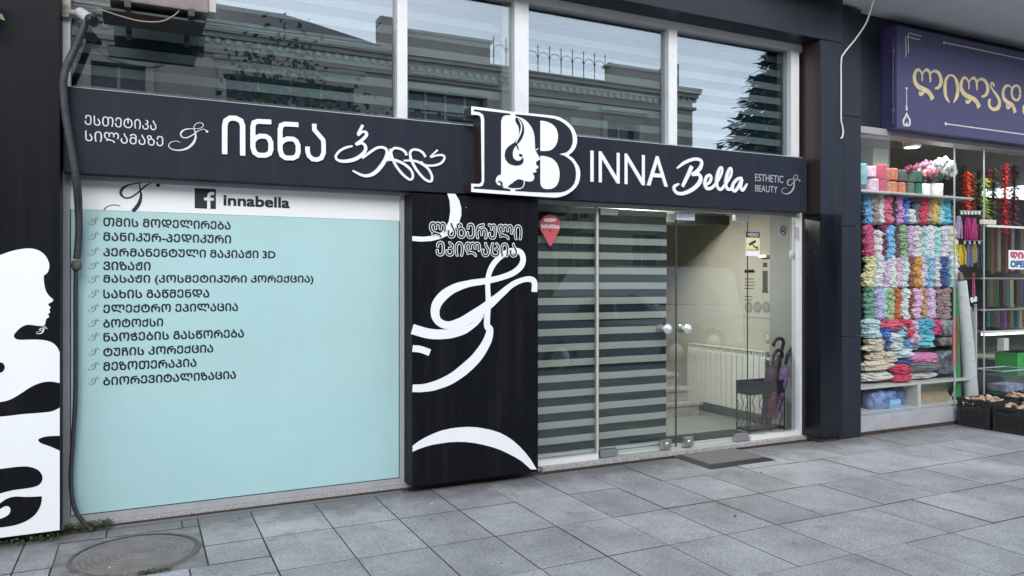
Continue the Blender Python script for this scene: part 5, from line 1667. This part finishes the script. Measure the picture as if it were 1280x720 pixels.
# accessories on hooks
TAGM = M('tag_white', (.68, .68, .68), .5)
hr = thing('hook_rail', 'thin hook rail with a row of small white cards under the garlands', 'rail', P(1212, 265, .2))
MB().tube([P(1199, 263.5, .2), P(1228, 264, .2)], .004, 6).build('rail', STEEL, hr)
for i in range(6):
    c = P(1202 + i * 4.4, 266, .19)
    MB().box(c.x - .022, c.x + .022, .187, .19, c.z - .02, c.z + .02).build('price_card', TAGM, hr)
hr2 = thing('hook_rail', 'lower hook rail with white cards under the magenta ribbons', 'rail', P(1214, 302, .2))
MB().tube([P(1203, 300.5, .2), P(1228, 301, .2)], .004, 6).build('rail', STEEL, hr2)
for i in range(4):
    c = P(1206 + i * 6, 303, .19)
    MB().box(c.x - .018, c.x + .018, .187, .19, c.z - .018, c.z + .018).build('price_card', TAGM, hr2)


def hank(label, x, y0, y1, wpx, Yd, col, seed, cat='ribbon', name='ribbon_bundle', group=None):
    r = random.Random(seed)
    a, b = P(x, y0, Yd), P(x, y1, Yd)
    w_ = P(x + wpx / 2, y0, Yd).x - P(x - wpx / 2, y0, Yd).x
    m = MB()
    for i in range(9):
        o_ = (i / 8 - .5) * w_
        yy = Yd + r.uniform(-.02, .02)
        m.tube([(a.x + o_ * .35, yy, a.z), (a.x + o_ * .9, yy, a.z + (b.z - a.z) * .4), (a.x + o_, yy + r.uniform(-.01, .01), b.z + r.uniform(-.012, .012))], [w_ * .07, w_ * .1, w_ * .09], 6)
    nm = 'hank_dye_%s' % '_'.join('%d' % (v * 100) for v in col)
    return tag(m.build(name, mat(nm, col, .7, var=.3, scale=50)), label, cat, group)


HG = 'bundles hanging on the hook rails'
hank('lilac tassel bundle hanging at the end of the hook rail', 1197.5, 270, 297, 7, .2, (.42, .32, .50), 1, group=HG)
hank('golden brown tassel bundle behind the lilac one', 1194, 283, 299, 5, .24, (.32, .22, .07), 2, group=HG)
hank('magenta ribbon bundle hanging under the white cards', 1209, 272, 300, 8, .2, (.42, .02, .16), 3, group=HG)
hank('deep pink ribbon bundle beside the magenta ribbon', 1218, 273, 300, 8, .2, (.38, .03, .14), 4, group=HG)
hank('dark wine ribbon bundle at the far end of the rail', 1225, 282, 306, 6, .22, (.10, .015, .04), 5, group=HG)
hank('bright yellow tassel bundle hanging below the lower rail', 1201, 306, 331, 9, .19, (.60, .42, .02), 6, group=HG)
hank('dark blue and white trim bundle beside the yellow tassels', 1210, 306, 333, 7, .2, (.12, .14, .24), 7, group=HG)
hank('gold trim bundle hanging on the lower rail', 1217, 305, 328, 5, .2, (.36, .28, .10), 8, group=HG)
hank('dull navy trim bundle at the end of the lower rail', 1224, 306, 334, 6, .22, (.04, .045, .09), 9, group=HG)
hank('pink ribbon hanging above the white butterfly clip', 1217.5, 341, 372, 3.5, .18, (.50, .10, .20), 10, group=HG)
bf = thing('butterfly_clip', 'white butterfly shaped clip under the pink ribbon', 'clip', P(1217, 375, .17))
c = P(1217, 375, .17)
MB().plate(spline([(c.x - .07, c.z + .015), (c.x - .03, c.z + .035), (c.x, c.z + .01), (c.x + .03, c.z + .045), (c.x + .06, c.z + .03), (c.x + .05, c.z - .02), (c.x + .0, c.z - .02), (c.x - .04, c.z - .035)], 4, True), .165, .172).build('clip_body', WHITE, bf)
for k, (x, y0, y1) in enumerate(((1213, 383, 440), (1219.5, 380, 436))):
    t = thing('chain_strip', ('pale plastic chain strip hanging %s the butterfly clip' % ('below', 'beside')[k]), 'chain', P(x, y1, .17), 'plastic chain strips')
    a, b = P(x, y0, .17), P(x, y1, .17)
    n = 9
    for i in range(n):
        z = a.z + (b.z - a.z) * (i + .5) / n
        h = (a.z - b.z) / n * .44
        m = MB()
        m.box(a.x - .02, a.x - .012, .168, .174, z - h, z + h).box(a.x + .012, a.x + .02, .168, .174, z - h, z + h).box(a.x - .012, a.x + .012, .168, .174, z + h - .006, z + h).box(a.x - .012, a.x + .012, .168, .174, z - h, z - h + .006)
        m.build('chain_link', TAGM, t)

# rolled fabrics leaning at the corner
a, b = P(1201.5, 351, .10), P(1216, 512, .06)
b = Vector((b.x, b.y, .04))
fr_ = thing('fabric_roll', 'tall white plastic wrapped fabric roll leaning by the shop door', 'fabric roll', b, 'fabric rolls by the shop door')
MB().tube([b, b.lerp(a, .5) + Vector((.004, 0, 0)), a], [.078, .074, .058], 16).build('roll', M('white_wrap', (.60, .62, .63), .35, var=.08, scale=20, coat=.4), fr_)
MB().tube([a, a + Vector((.002, 0, .002)), a + Vector((-.01, .01, .10))], [.04, .034, .022], 12).build('roll_core', M('core_brown', (.20, .16, .11), .7), fr_)
a, b = P(1194, 362, .15), P(1197, 505, .13)
gr_ = thing('fabric_roll', 'green fabric roll standing behind the white roll', 'fabric roll', (b.x, .14, .04), 'fabric rolls by the shop door')
MB().tube([Vector((b.x, .14, .04)), a], [.05, .035], 14).build('roll', M('roll_green', (.03, .24, .07), .6, var=.15, scale=20), gr_)
a, b = P(1198.5, 352, .16), P(1203, 430, .15)
br_ = thing('fabric_roll', 'slim blue roll standing behind the white roll', 'fabric roll', (b.x, .19, .04), 'fabric rolls by the shop door')
MB().tube([Vector((b.x + .03, .2, .04)), a + Vector((0, .04, 0))], [.03, .026], 12).build('roll', M('roll_blue', (.06, .12, .30), .6), br_)
hank('red ribbon strip hanging against the end of the rack', 1194.5, 396, 455, 4, .02, (.50, .03, .03), 22, group=HG)
wcord = thing('thin_cord', 'thin white cord hanging inside the window corner', 'cord', P(1190, 500, 0))
MB().tube(spl3([P(1193, 455, .0), P(1194.5, 470, .0), P(1193, 487, .0), P(1188, 500, .0), P(1184, 512, .0)]), .0035, 6).build('cord', TAGM, wcord)

# counter and shelves deep in the shop
sh = thing('back_shelving', 'dark shelving unit at the back of the shop with ribbons hung on its rows', 'shelves', (10.2, 1.4, .04))
by = 1.30
bxa, bxb = P(1226, 350, by).x, 13.2
SHD = M('dark_shelf', (.055, .05, .045), .6)
zrow = [P(1250, y, by).z for y in (283, 348, 387, 414)]
MB().box(bxa, bxb, by + .36, by + .40, .04, 2.9).build('back_board', SHD, sh)
for z in zrow:
    MB().box(bxa, bxb, by, by + .36, z - .012, z + .012).build('shelf', M('shelf_edge', (.34, .32, .29), .6), sh)
MB().box(bxa, bxb, by - .06, by - .002, zrow[3] - .05, zrow[3] - .02).build('bright_shelf_edge', M('shelf_edge_glow', (.9, .95, 1), .5, emit=1.6), sh)  # brightness of the shelf edge put in as glow
MB().box(bxa, bxb, by - .25, by + .36, P(1250, 447, by - .2).z - .03, P(1250, 447, by - .2).z, bev=.004).build('counter_top', M('counter_beige', (.40, .38, .32), .5), sh)
c = P(1258, 430, by)
MB().box(c.x - .06, c.x + .06, by + .0, by + .1, P(1258, 445, by).z, P(1258, 423, by).z).build('support_post', RKM, sh)
rr = random.Random(17)
PALR = [('black', (.012, .012, .012)), ('dark brown', (.06, .04, .03)), ('plum', (.10, .03, .06)), ('teal', (.03, .14, .14)), ('dusty rose', (.20, .08, .09)), ('olive', (.10, .11, .05)), ('grey', (.12, .12, .11)), ('wine', (.14, .02, .03)), ('moss green', (.05, .11, .05)), ('beige', (.30, .26, .20)), ('violet', (.10, .06, .16)), ('navy', (.03, .04, .08))]
tiers = ('top', 'second', 'third')
xx0 = P(1232, 350, by).x
for ti, (za, zb_) in enumerate(((zrow[0] - .02, zrow[1] + .06), (zrow[1] - .02, zrow[2] + .03), (zrow[2] - .02, zrow[3] + .03))):
    x = xx0
    last = None
    k = 0
    names = []
    while x < P(1284, 350, by).x:
        nm, c = rr.choice([p for p in PALR if p[0] != last])
        last = nm
        w_ = rr.uniform(.05, .085)
        names.append((x, w_, nm, c))
        x += w_ + .012
    for i, (x, w_, nm, c) in enumerate(names):
        prev = names[i - 1][2] if i else 'shelf end'
        nxt = names[i + 1][2] if i < len(names) - 1 else 'last'
        m = MB()
        n = 6
        vs = []
        dz_ = rr.uniform(0, .05)
        for j in range(n + 1):
            yy = by - .02 + .012 * math.sin(j * math.pi)
            vs += [(x + w_ * j / n, by - .03 + (.014 if j % 2 else 0), zb_ + dz_), (x + w_ * j / n, by - .03 + (.014 if j % 2 else 0), za)]
        vs2 = [(a_, b_ + .02, c_) for a_, b_, c_ in vs]
        N_ = len(vs)
        m.add(vs + vs2, [(2 * j, 2 * j + 2, 2 * j + 3, 2 * j + 1) for j in range(n)] + [(N_ + 2 * j + 1, N_ + 2 * j + 3, N_ + 2 * j + 2, N_ + 2 * j) for j in range(n)] + [(0, 1, N_ + 1, N_), (2 * n, N_ + 2 * n, N_ + 2 * n + 1, 2 * n + 1), ] + [(2 * j, N_ + 2 * j, N_ + 2 * j + 2, 2 * j + 2) for j in range(n)])
        o = m.build('hanging_ribbon', mat('ribbon_' + nm.replace(' ', '_'), c, .7, var=.2, scale=25))
        tag(o, '%s ribbon hung on the %s back shelf, between %s and %s' % (nm, tiers[ti], prev, nxt), 'ribbon', 'ribbons hung on the back shelves')

# tub and green box by the door
tb = thing('plastic_tub', 'clear plastic storage tub behind the shop door', 'tub', P(1262, 500, .25))
TUBM = glass('tub_plastic', (.80, .88, .93), .06, .5, .15)
a, b = P(1249, 464, .2), P(1285, 464, .2)
zb_ = P(1255, 499, .2).z
m = MB()
T_ = [(a.x, .16), (b.x, .16), (b.x, .5), (a.x, .5)]
Bt = [(a.x + .06, .2), (b.x - .06, .2), (b.x - .06, .46), (a.x + .06, .46)]
m.add([(x, y, a.z) for x, y in T_] + [(x, y, zb_) for x, y in Bt], [(0, 4, 5, 1), (1, 5, 6, 2), (2, 6, 7, 3), (3, 7, 4, 0), (4, 7, 6, 5)])
m.build('tub_body', TUBM, tb)
m = MB()
for (p, q_) in ((0, 1), (1, 2), (2, 3), (3, 0)):
    m.tube([(*T_[p], a.z), (*T_[q_], a.z)], .009, 6)
m.build('tub_rim', M('tub_rim_plastic', (.40, .46, .50), .3), tb)
tc_ = thing('folded_textiles', 'folded white and green textiles lying in the clear tub', 'textiles', (a.x + .2, .3, zb_))
MB().box(a.x + .16, b.x - .075, .215, .44, zb_ + .004, zb_ + .08, bev=.01).build('green_fold', M('textile_green', (.06, .30, .16), .8), tc_)
MB().box(a.x + .15, b.x - .07, .21, .44, zb_ + .082, zb_ + .17, bev=.015).build('white_fold', M('textile_white', (.55, .58, .60), .8, scale=12, col2=(.30, .16, .34)), tc_)
st_ = thing('low_stand', 'low brown stand under the tub behind the shop door', 'stand', (a.x, .3, .04))
MB().box(a.x - .05, b.x + .3, .1, .56, zb_ - .03, zb_ - .002, bev=.003).build('stand_top', M('stand_brown', (.13, .10, .08), .7), st_)
for xx in (a.x - .03, b.x + .27):
    for yy in (.12, .52):
        MB().box(xx, xx + .03, yy, yy + .03, .034, zb_ - .031).build('leg', MATS['stand_brown'], st_)
a = P(1267, 441, .6); b = P(1295, 467, .6)
gb = thing('green_box', 'bright green cardboard box standing above the clear tub', 'box', (a.x, .6, b.z))
MB().box(a.x, b.x, .55, .85, b.z, a.z, bev=.003).build('box_body', M('box_green', (.04, .38, .05), .5), gb)
MB().box(a.x - .002, b.x + .002, .548, .852, a.z - .05, a.z - .0, bev=.003).box(a.x + .1, a.x + .13, .546, .5475, b.z + .03, a.z - .06).build('box_lid', M('box_green_dark', (.03, .31, .045), .5), gb)
sb = thing('side_cabinet', 'low brown cabinet behind the shop door carrying the green box', 'cabinet', (a.x, .7, .04))
MB().box(a.x - .25, b.x + .2, .57, .95, .034, b.z - .003, bev=.004).build('cabinet_body', M('cabinet_brown', (.12, .10, .085), .6), sb)
MB().box(a.x - .22, a.x + .0, .560, .569, .08, b.z - .05, bev=.003).build('cabinet_door', M('cabinet_door_brown', (.16, .135, .11), .6), sb)

# crates of tan bark pieces
CRM = M('crate_plastic', (.016, .016, .018), .55, bump=.1, bscale=80)
BARK = [M('bark_tan_%s' % 'abc'[i], c, .9, scale=25, col2=c2, bump=.4, bscale=60) for i, (c, c2) in enumerate((((.36, .22, .15), (.55, .38, .28)), ((.42, .27, .18), (.60, .44, .34)), ((.30, .18, .12), (.48, .33, .24))))]


def crate(label, x0, x1, y0, y1, h, seed):
    r = random.Random(seed)
    t = thing('plastic_crate', label, 'crate', ((x0 + x1) / 2, (y0 + y1) / 2, 0), 'black crates on the pavement')
    th = .01
    MB().box(x0 + th, x1 - th, y0 + th, y1 - th, .012, .022).build('crate_base', CRM, t)
    m = MB()
    for (xa, xb, ya, yb, ax) in ((x0, x1, y0, y0 + th, 'x'), (x0, x1, y1 - th, y1, 'x'), (x0, x0 + th, y0 + th, y1 - th, 'y'), (x1 - th, x1, y0 + th, y1 - th, 'y')):
        for k, (za, zb_) in enumerate(((.008, .035), (.055, .068), (.085, .098), (.115, .128), (.145, .158), (.175, .21), (h - .022, h))):
            m.box(xa, xb, ya, yb, za, zb_)
        L0, L1 = (xa, xb) if ax == 'x' else (ya, yb)
        n = max(4, int((L1 - L0) / .055))
        for i in range(n + 1):
            c = L0 + (L1 - L0 - .012) * i / n
            w_ = .012
            if ax == 'x':
                m.box(c, c + w_, ya + .0015, yb - .0015, .0355, h - .0225)
            else:
                m.box(xa + .0015, xb - .0015, c, c + w_, .0355, h - .0225)
    m.build('crate_sides', CRM, t)
    c4 = MB()
    for xx in (x0 - .006, x1 - .026):
        for yy in (y0 - .006, y1 - .026):
            c4.box(xx, xx + .032, yy, yy + .032, .004, h + .016, bev=.004)
    c4.build('corner_posts', CRM, t)
    rimm = MB()
    rimm.box(x0 - .004, x1 + .004, y0 - .009, y0 - .0005, h - .03, h + .004).box(x0 - .004, x1 + .004, y1 + .0005, y1 + .009, h - .03, h + .004).box(x0 - .009, x0 - .0005, y0, y1, h - .03, h + .004).box(x1 + .0005, x1 + .009, y0, y1, h - .03, h + .004)
    rimm.build('crate_rim', CRM, t)
    # loose pieces
    for i in range(26):
        c = Vector((r.uniform(x0 + .06, x1 - .06), r.uniform(y0 + .05, y1 - .05), 0))
        lvl = 1 - abs((c.x - (x0 + x1) / 2) / (x1 - x0) * 2) ** 2 * .5 - abs((c.y - (y0 + y1) / 2) / (y1 - y0) * 2) ** 2 * .4
        c.z = h - .03 + .045 * lvl * r.uniform(.3, 1)
        a, b2, th2 = r.uniform(.035, .065), r.uniform(.025, .04), r.uniform(.010, .018)
        ph = r.uniform(0, 6.28)
        tl_, tl2 = r.uniform(-.5, .5), r.uniform(-.5, .5)
        rot = Matrix.Rotation(ph, 3, 'Z') @ Matrix.Rotation(tl_, 3, 'X') @ Matrix.Rotation(tl2, 3, 'Y')
        n = 9
        ring = [Vector((a * math.cos(k * 2 * math.pi / n) * r.uniform(.75, 1.1), b2 * math.sin(k * 2 * math.pi / n) * r.uniform(.75, 1.1), 0)) for k in range(n)]
        vs = [c + rot @ (p + Vector((0, 0, th2 * .5))) for p in [q_ * .82 for q_ in ring]] + [c + rot @ p for p in ring] + [c + rot @ (p * .8 - Vector((0, 0, th2 * .5))) for p in ring] + [c + rot @ Vector((0, 0, th2 * .75))]
        fs = [(k, (k + 1) % n, 3 * n) for k in range(n)] + [(n + k, n + (k + 1) % n, (k + 1) % n, k) for k in range(n)] + [(2 * n + k, 2 * n + (k + 1) % n, n + (k + 1) % n, n + k) for k in range(n)] + [[2 * n + k for k in range(n)][::-1]]
        o = MB().add(vs, fs).build('bark_piece', BARK[i % 3])
        tag(o, 'tan piece of bark heaped loosely in a black plastic crate', 'bark', 'tan bark pieces in the crates')
    fl = MB().box(x0 + .012, x1 - .012, y0 + .012, y1 - .012, .023, h - .10).build('crate_filling', M('crate_dark_filling', (.05, .035, .025), .95, var=.3, scale=30), t)


crate('black plastic crate of tan bark pieces standing against the yarn shop plinth', 8.19, 8.70, -.545, -.205, .30, 1)
crate('black plastic crate of tan bark pieces nearer the street, second in the row', 8.215, 8.74, -.935, -.585, .27, 2)
crate('black plastic crate of bark pieces beyond the other two, against the shop door', 8.80, 9.32, -.545, -.205, .30, 3)

# ------------------------------------------------------------------ across the street (seen mirrored in the glass)
OYF = -15.6
ob_ = thing('street_house', 'old two storey plastered house across the street, seen mirrored in the upper windows', 'building', (4, OYF, 0))
OPL = M('old_plaster', (.36, .325, .27), .85, var=.12, scale=1.5)
OTR = M('old_trim', (.38, .35, .30), .85, var=.08, scale=3)
ODK = M('old_window_dark', (.02, .024, .028), .15)
OROOF = M('tin_roof', (.028, .026, .027), .55, var=.2, scale=3)
XO0, XO1 = -12.0, 17.4
wins = [(-4.2, 1.2, 5.2, 7.0), (-.46, 1.2, 5.2, 7.0), (3.75, 3.4, 4.9, 7.05), (8.2, 2.5, 5.2, 7.3), (11.9, 1.3, 5.2, 7.0), (14.6, 1.3, 5.2, 7.0), (-.46, 1.4, 1.2, 3.2), (3.0, 1.6, .1, 3.2), (6.6, 1.4, 1.2, 3.2), (9.6, 1.4, 1.2, 3.2), (12.8, 1.6, .1, 3.2), (15.5, 1.2, 1.2, 3.2), (-4.2, 1.4, 1.2, 3.2)]
wall = MB()
wall.box(XO0, XO1, OYF - 8, OYF - .4, 0, 8.0)
# front wall as panels around the openings
for (zl, zh_, row) in ((0, 4.2, [w for w in wins if w[2] < 4]), (4.2, 8.0, [w for w in wins if w[2] > 4])):
    row = sorted(row)
    x = XO0
    for (cx, w_, z0, z1) in row:
        wall.box(x, cx - w_ / 2, OYF - .4, OYF, zl, zh_)
        wall.box(cx - w_ / 2, cx + w_ / 2, OYF - .4, OYF, zl, z0)
        wall.box(cx - w_ / 2, cx + w_ / 2, OYF - .4, OYF, z1, zh_)
        x = cx + w_ / 2
    wall.box(x, XO1, OYF - .4, OYF, zl, zh_)
wall.build('wall', OPL, ob_)
for (cx, w_, z0, z1) in wins:
    MB().box(cx - w_ / 2, cx + w_ / 2, OYF - .32, OYF - .28, z0, z1).build('window', ODK, ob_)
    t = MB()
    t.box(cx - w_ / 2 - .2, cx - w_ / 2, OYF, OYF + .07, z0 - .1, z1 + .2).box(cx + w_ / 2, cx + w_ / 2 + .2, OYF, OYF + .07, z0 - .1, z1 + .2).box(cx - w_ / 2, cx + w_ / 2, OYF, OYF + .07, z1, z1 + .2)
    t.box(cx - w_ / 2 - .32, cx + w_ / 2 + .32, OYF, OYF + .22, z1 + .34, z1 + .42).box(cx - w_ / 2 - .26, cx + w_ / 2 + .26, OYF, OYF + .14, z1 + .42, z1 + .47)
    if w_ == 1.2 and z0 > 4:
        for r in (.36, .46):
            n = 14
            ring = [(cx + r * math.cos(math.pi * k / n), z1 + .47 + r * math.sin(math.pi * k / n)) for k in range(n + 1)]
            t.stroke(ring, .06, OYF, .16, spl=False)
    nmul = 4 if w_ > 2 else 2
    for k in range(1, nmul):
        xx = cx - w_ / 2 + w_ * k / nmul
        t.box(xx - .035, xx + .035, OYF - .279, OYF - .24, z0, z1)
    t.box(cx - w_ / 2, cx + w_ / 2, OYF - .279, OYF - .245, z1 - .62, z1 - .56)
    t.build('window_surround', OTR, ob_)
co = MB()
co.box(XO0, XO1 + .1, OYF - .2, OYF + .10, 7.55, 7.65).box(XO0, XO1 + .15, OYF - .2, OYF + .16, 7.96, 8.08).box(XO0, XO1 + .2, OYF - .2, OYF + .26, 8.08, 8.20).box(XO0, XO1 + .22, OYF - .2, OYF + .30, 8.20, 8.26)
x = XO0
while x < XO1:
    co.box(x, x + .12, OYF, OYF + .11, 7.82, 7.955)
    x += .26
co.box(XO0, XO1, OYF, OYF + .06, 4.1, 4.35)
co.build('cornice', OTR, ob_)
pr = MB()
pr.box(6.3, 9.56, OYF - .3, OYF + .05, 8.285, 8.95).box(6.2, 9.62, OYF - .35, OYF + .12, 8.95, 9.03).box(6.2, 6.75, OYF - .36, OYF + .13, 8.285, 9.2).box(14.1, 16.6, OYF - .3, OYF + .05, 8.285, 8.85).box(14.0, 16.7, OYF - .35, OYF + .12, 8.85, 8.93).box(16.2, 16.7, OYF - .36, OYF + .13, 8.285, 9.05)
pr.build('parapet', OTR, ob_)
rf = MB()
rx0_, rx1_, ry0, ry1 = -12, 6.2, OYF - 8, OYF + .3
rf.add([(rx0_, ry1, 8.29), (rx1_, ry1, 8.29), (rx1_, ry0, 8.29), (rx0_, ry0, 8.29), (rx0_ + 3, (ry0 + ry1) / 2 + .8, 9.9), (rx1_ - 2.2, (ry0 + ry1) / 2 + .8, 9.9)], [(0, 1, 5, 4), (1, 2, 5), (2, 3, 4, 5), (3, 0, 4), (0, 3, 2, 1)])
rf.box(6.75, 17, OYF - 8, OYF - .4, 8.0, 8.3)
rf.build('roof', OROOF, ob_)
rl = MB()
x = 9.7
while x < 14.0:
    rl.box(x - .012, x + .012, OYF - .012, OYF + .012, 8.28, 9.2)
    n = 8
    arc = [(x + .21 - .21 * math.cos(math.pi * k / n), OYF, 8.72 + .26 * math.sin(math.pi * k / n)) for k in range(n + 1)]
    rl.tube(arc, .012, 5)
    x += .42
rl.box(9.65, 14.05, OYF - .015, OYF + .015, 8.30, 8.33)
rl.build('roof_railing', M('iron_railing', (.03, .03, .035), .6), ob_)

lh = thing('street_house', 'low grey rendered house across the street beyond the old two storey house', 'building', (36, OYF - 1, 0))
LHM = M('low_house_render', (.075, .073, .068), .85, var=.15, scale=1.2)
MB().box(18.2, 62, OYF - 9, OYF - 1, 0, 5.0).build('wall', LHM, lh)
MB().box(18.0, 62.2, OYF - 9.3, OYF - .7, 5.0, 5.25).build('roof', OROOF, lh)
for k in range(9):
    MB().box(20 + k * 4.4, 21.5 + k * 4.4, OYF - .999, OYF - .96, 1.0, 2.9).build('window', ODK, lh)
    MB().box(20 + k * 4.4 - .15, 21.5 + k * 4.4 + .15, OYF - .999, OYF - .9, 2.92, 3.1).build('window_surround', OTR, lh)

th2 = thing('street_house', 'tall plain block added across the street to keep sky out of the glass', 'building', (44, OYF - 2, 0))  # added block, shaped to stop the sky reflecting in the shop glass
MB().box(31.5, 74, OYF - 3.2, OYF - 1.2, 5.26, 12.5).build('sky_blocking_wall', LHM, th2)
MB().box(31.4, 74.2, OYF - 3.3, OYF - 1.0, 12.5, 12.7).build('roof', OROOF, th2)
for k in range(8):
    MB().box(33.5 + k * 4.8, 34.9 + k * 4.8, OYF - 1.199, OYF - 1.15, 6.6, 8.6).build('window', ODK, th2)

# conifer beside the old house
tr = thing('conifer_tree', 'tall dark conifer tree across the street, mirrored in the upper pane by the pillar', 'tree', (21.3, -14.0, 0))
tx, ty = 21.0, -13.6
d = ray(966, 66)
tt = (CAM_D + 13.6) / d.y
tx = tt * d.x
th_ = 1.6 + tt * d.z
tr.location = (tx, ty, 0)
ORG[tr.name] = Vector((tx, ty, 0))
MB().tube([(tx, ty, 0), (tx, ty, th_ * .6), (tx, ty, th_ - .2)], [.22, .13, .02], 8).build('trunk', M('conifer_bark', (.06, .045, .035), .9), tr)
r = random.Random(8)
m = MB()
z = 1.6
while z < th_:
    f = 1 - (z - 1.6) / (th_ - 1.6)
    Rm = 4.4 * f ** .85 + .15
    nb = int(9 + 22 * f)
    for k in range(nb):
        a = r.uniform(0, 6.283)
        L_ = Rm * r.uniform(.6, 1.1)
        dv = Vector((math.cos(a), math.sin(a), 0))
        for j in range(int(5 + L_ * 7)):
            s_ = r.uniform(.15, 1)
            c = Vector((tx, ty, z)) + dv * L_ * s_ + Vector((r.uniform(-.12, .12), r.uniform(-.12, .12), -.35 * L_ * s_ * s_ * .6 + r.uniform(-.1, .1)))
            dd = (dv + Vector((r.uniform(-.6, .6), r.uniform(-.6, .6), r.uniform(-.6, .3)))).normalized()
            s2 = dd.cross(Vector((0, 0, 1))).normalized()
            s_l = r.uniform(.14, .26)
            m.add([c - dd * s_l, c + s2 * s_l * .45, c + dd * s_l, c - s2 * s_l * .45], [(0, 1, 2, 3)], r.choice((0, 0, 1)))
    z += .17
m.build('crown', [M('conifer_dark', (.022, .040, .022), .8), M('conifer_mid', (.045, .070, .035), .8)], tr)


def broadleaf(label, cx, cy, zc, rr_, seed):
    r = random.Random(seed)
    t = thing('street_tree', label, 'tree', (cx, cy, 0))
    MB().tube([(cx, cy, 0), (cx + .1, cy, zc * .5), (cx, cy, zc)], [.16, .11, .05], 8).build('trunk', MATS['conifer_bark'], t)
    m = MB()
    for b in range(26):
        c0 = Vector((r.gauss(0, .5), r.gauss(0, .4), r.gauss(0, .42))) * rr_ + Vector((cx, cy, zc))
        for i in range(60):
            c = c0 + Vector((r.gauss(0, .2), r.gauss(0, .2), r.gauss(0, .17))) * rr_
            d_ = Vector((r.gauss(0, 1), r.gauss(0, 1), r.gauss(0, 1))).normalized()
            s2 = d_.orthogonal().normalized()
            s_ = r.uniform(.06, .12)
            m.add([c - d_ * s_, c + s2 * s_ * .6, c + d_ * s_, c - s2 * s_ * .6], [(0, 1, 2, 3)], r.choice((0, 1)))
    m.build('crown', [M('broad_dark', (.03, .05, .02), .8), M('broad_mid', (.06, .085, .03), .8)], t)


broadleaf('bushy street tree across the road before the old house', 4.2, -14.2, 5.6, 1.9, 3)
broadleaf('low street tree across the road facing the salon doors', 10.2, -14.2, 3.6, 1.5, 4)


# vehicles parked at the kerbs
def vehicle(name, label, cat, cx, cy, L_, W_, prof, glassp, body, seed):
    """side profile swept across the width with a narrowing glasshouse"""
    t = thing(name, label, cat, (cx, cy, -.13))
    bz = -.13
    m = MB()
    n = len(prof)
    vs = []
    for s_ in (-1, 1):
        for (px, pz) in prof:
            ins = .0 if pz < .95 else min(.22, (pz - .95) * .26)
            vs.append((cx + px, cy + s_ * (W_ / 2 - ins), bz + pz))
    mid = []
    fs = []
    tri = tessellate_polygon([[Vector((p[0], 0, p[1])) for p in prof]])
    fs += [list(a) for a in tri] + [[i + n for i in a][::-1] for a in tri]
    fs += [(i, (i + 1) % n, n + (i + 1) % n, n + i) for i in range(n)]
    m.add(vs, fs)
    m.build('body', body, t)
    CG = M('car_glass', (.015, .018, .02), .06, spec=.8)
    for s_ in (-1, 1):
        for poly in glassp:
            m = MB()
            vs = []
            for (px, pz) in poly:
                ins = min(.22, max(0, (pz - .95) * .26))
                vs.append((cx + px, cy + s_ * (W_ / 2 - ins + .006), bz + pz))
            m.add(vs, [list(a) for a in tessellate_polygon([[Vector((p[0], 0, p[1])) for p in poly]])])
            m.build('window', CG, t)
    for sx in (-1, 1):
        for sy in (-1, 1):
            c = (cx + sx * L_ * .31, cy + sy * (W_ / 2 - .10), bz + .32)
            w_ = MB().lathe(c, [(.001, -.11), (.20, -.11), (.30, -.10), (.325, -.06), (.325, .06), (.30, .10), (.20, .11), (.001, .11)], 22, axis='Y').build('wheel', BLACKR, t)
            MB().lathe((c[0], c[1] + sy * .113, c[2]), [(.001, -.004), (.19, -.004), (.2, 0), (.19, .004), (.001, .004)], 18, axis='Y').build('rim', STEEL, w_)
    return t


van = [(-px_, pz_) for px_, pz_ in [(-2.45, .30), (-2.45, 1.0), (-2.38, 1.9), (-2.2, 2.05), (.9, 2.08), (1.25, 1.98), (1.75, 1.25), (2.35, 1.05), (2.5, .75), (2.5, .30), (1.95, .28), (1.85, .55), (1.5, .68), (1.15, .55), (1.05, .28), (-1.1, .28), (-1.2, .55), (-1.5, .68), (-1.85, .55), (-1.95, .28)]][::-1]
van_g = [[(-px_, pz_) for px_, pz_ in g_] for g_ in [[(.05, 1.2), (.05, 1.82), (.95, 1.82), (1.42, 1.2)], [(-1.1, 1.2), (-1.1, 1.82), (-.08, 1.82), (-.08, 1.2)], [(-2.2, 1.2), (-2.15, 1.82), (-1.22, 1.82), (-1.22, 1.2)]]]
VW = M('van_white_paint', (.80, .81, .82), .25, coat=.5)
vd = ray(815, 380)
vx = 10.25
vehicle('parked_van', 'white van parked in the street behind the photographer, mirrored in the door glass', 'van', vx, -8.9, 5, 1.95, van, van_g, VW, 1)
carp = [(-2.1, .32), (-2.15, .75), (-1.95, .95), (-1.35, 1.02), (-.75, 1.42), (.55, 1.45), (1.15, 1.0), (1.85, .88), (2.1, .68), (2.1, .32), (1.7, .28), (1.6, .52), (1.3, .66), (1.0, .52), (.9, .28), (-.9, .28), (-1.0, .52), (-1.3, .66), (-1.6, .52), (-1.7, .28)]
car_g = [[(-1.15, 1.0), (-.72, 1.36), (-.1, 1.38), (-.1, 1.0)], [(-.02, 1.0), (-.02, 1.38), (.5, 1.38), (.98, 1.0)]]
vehicle('parked_car', 'silver grey saloon car parked at the near kerb in front of the white van', 'car', 8.2, -7.25, 4.2, 1.75, carp, car_g, M('car_silver', (.34, .35, .37), .25, metal=.4, coat=.5), 2)
vehicle('parked_car', 'dark blue saloon car parked beyond the white van', 'car', vx + 6.0, -8.9, 4.2, 1.75, carp, car_g, M('car_dark_blue', (.02, .03, .06), .2, coat=.6), 3)
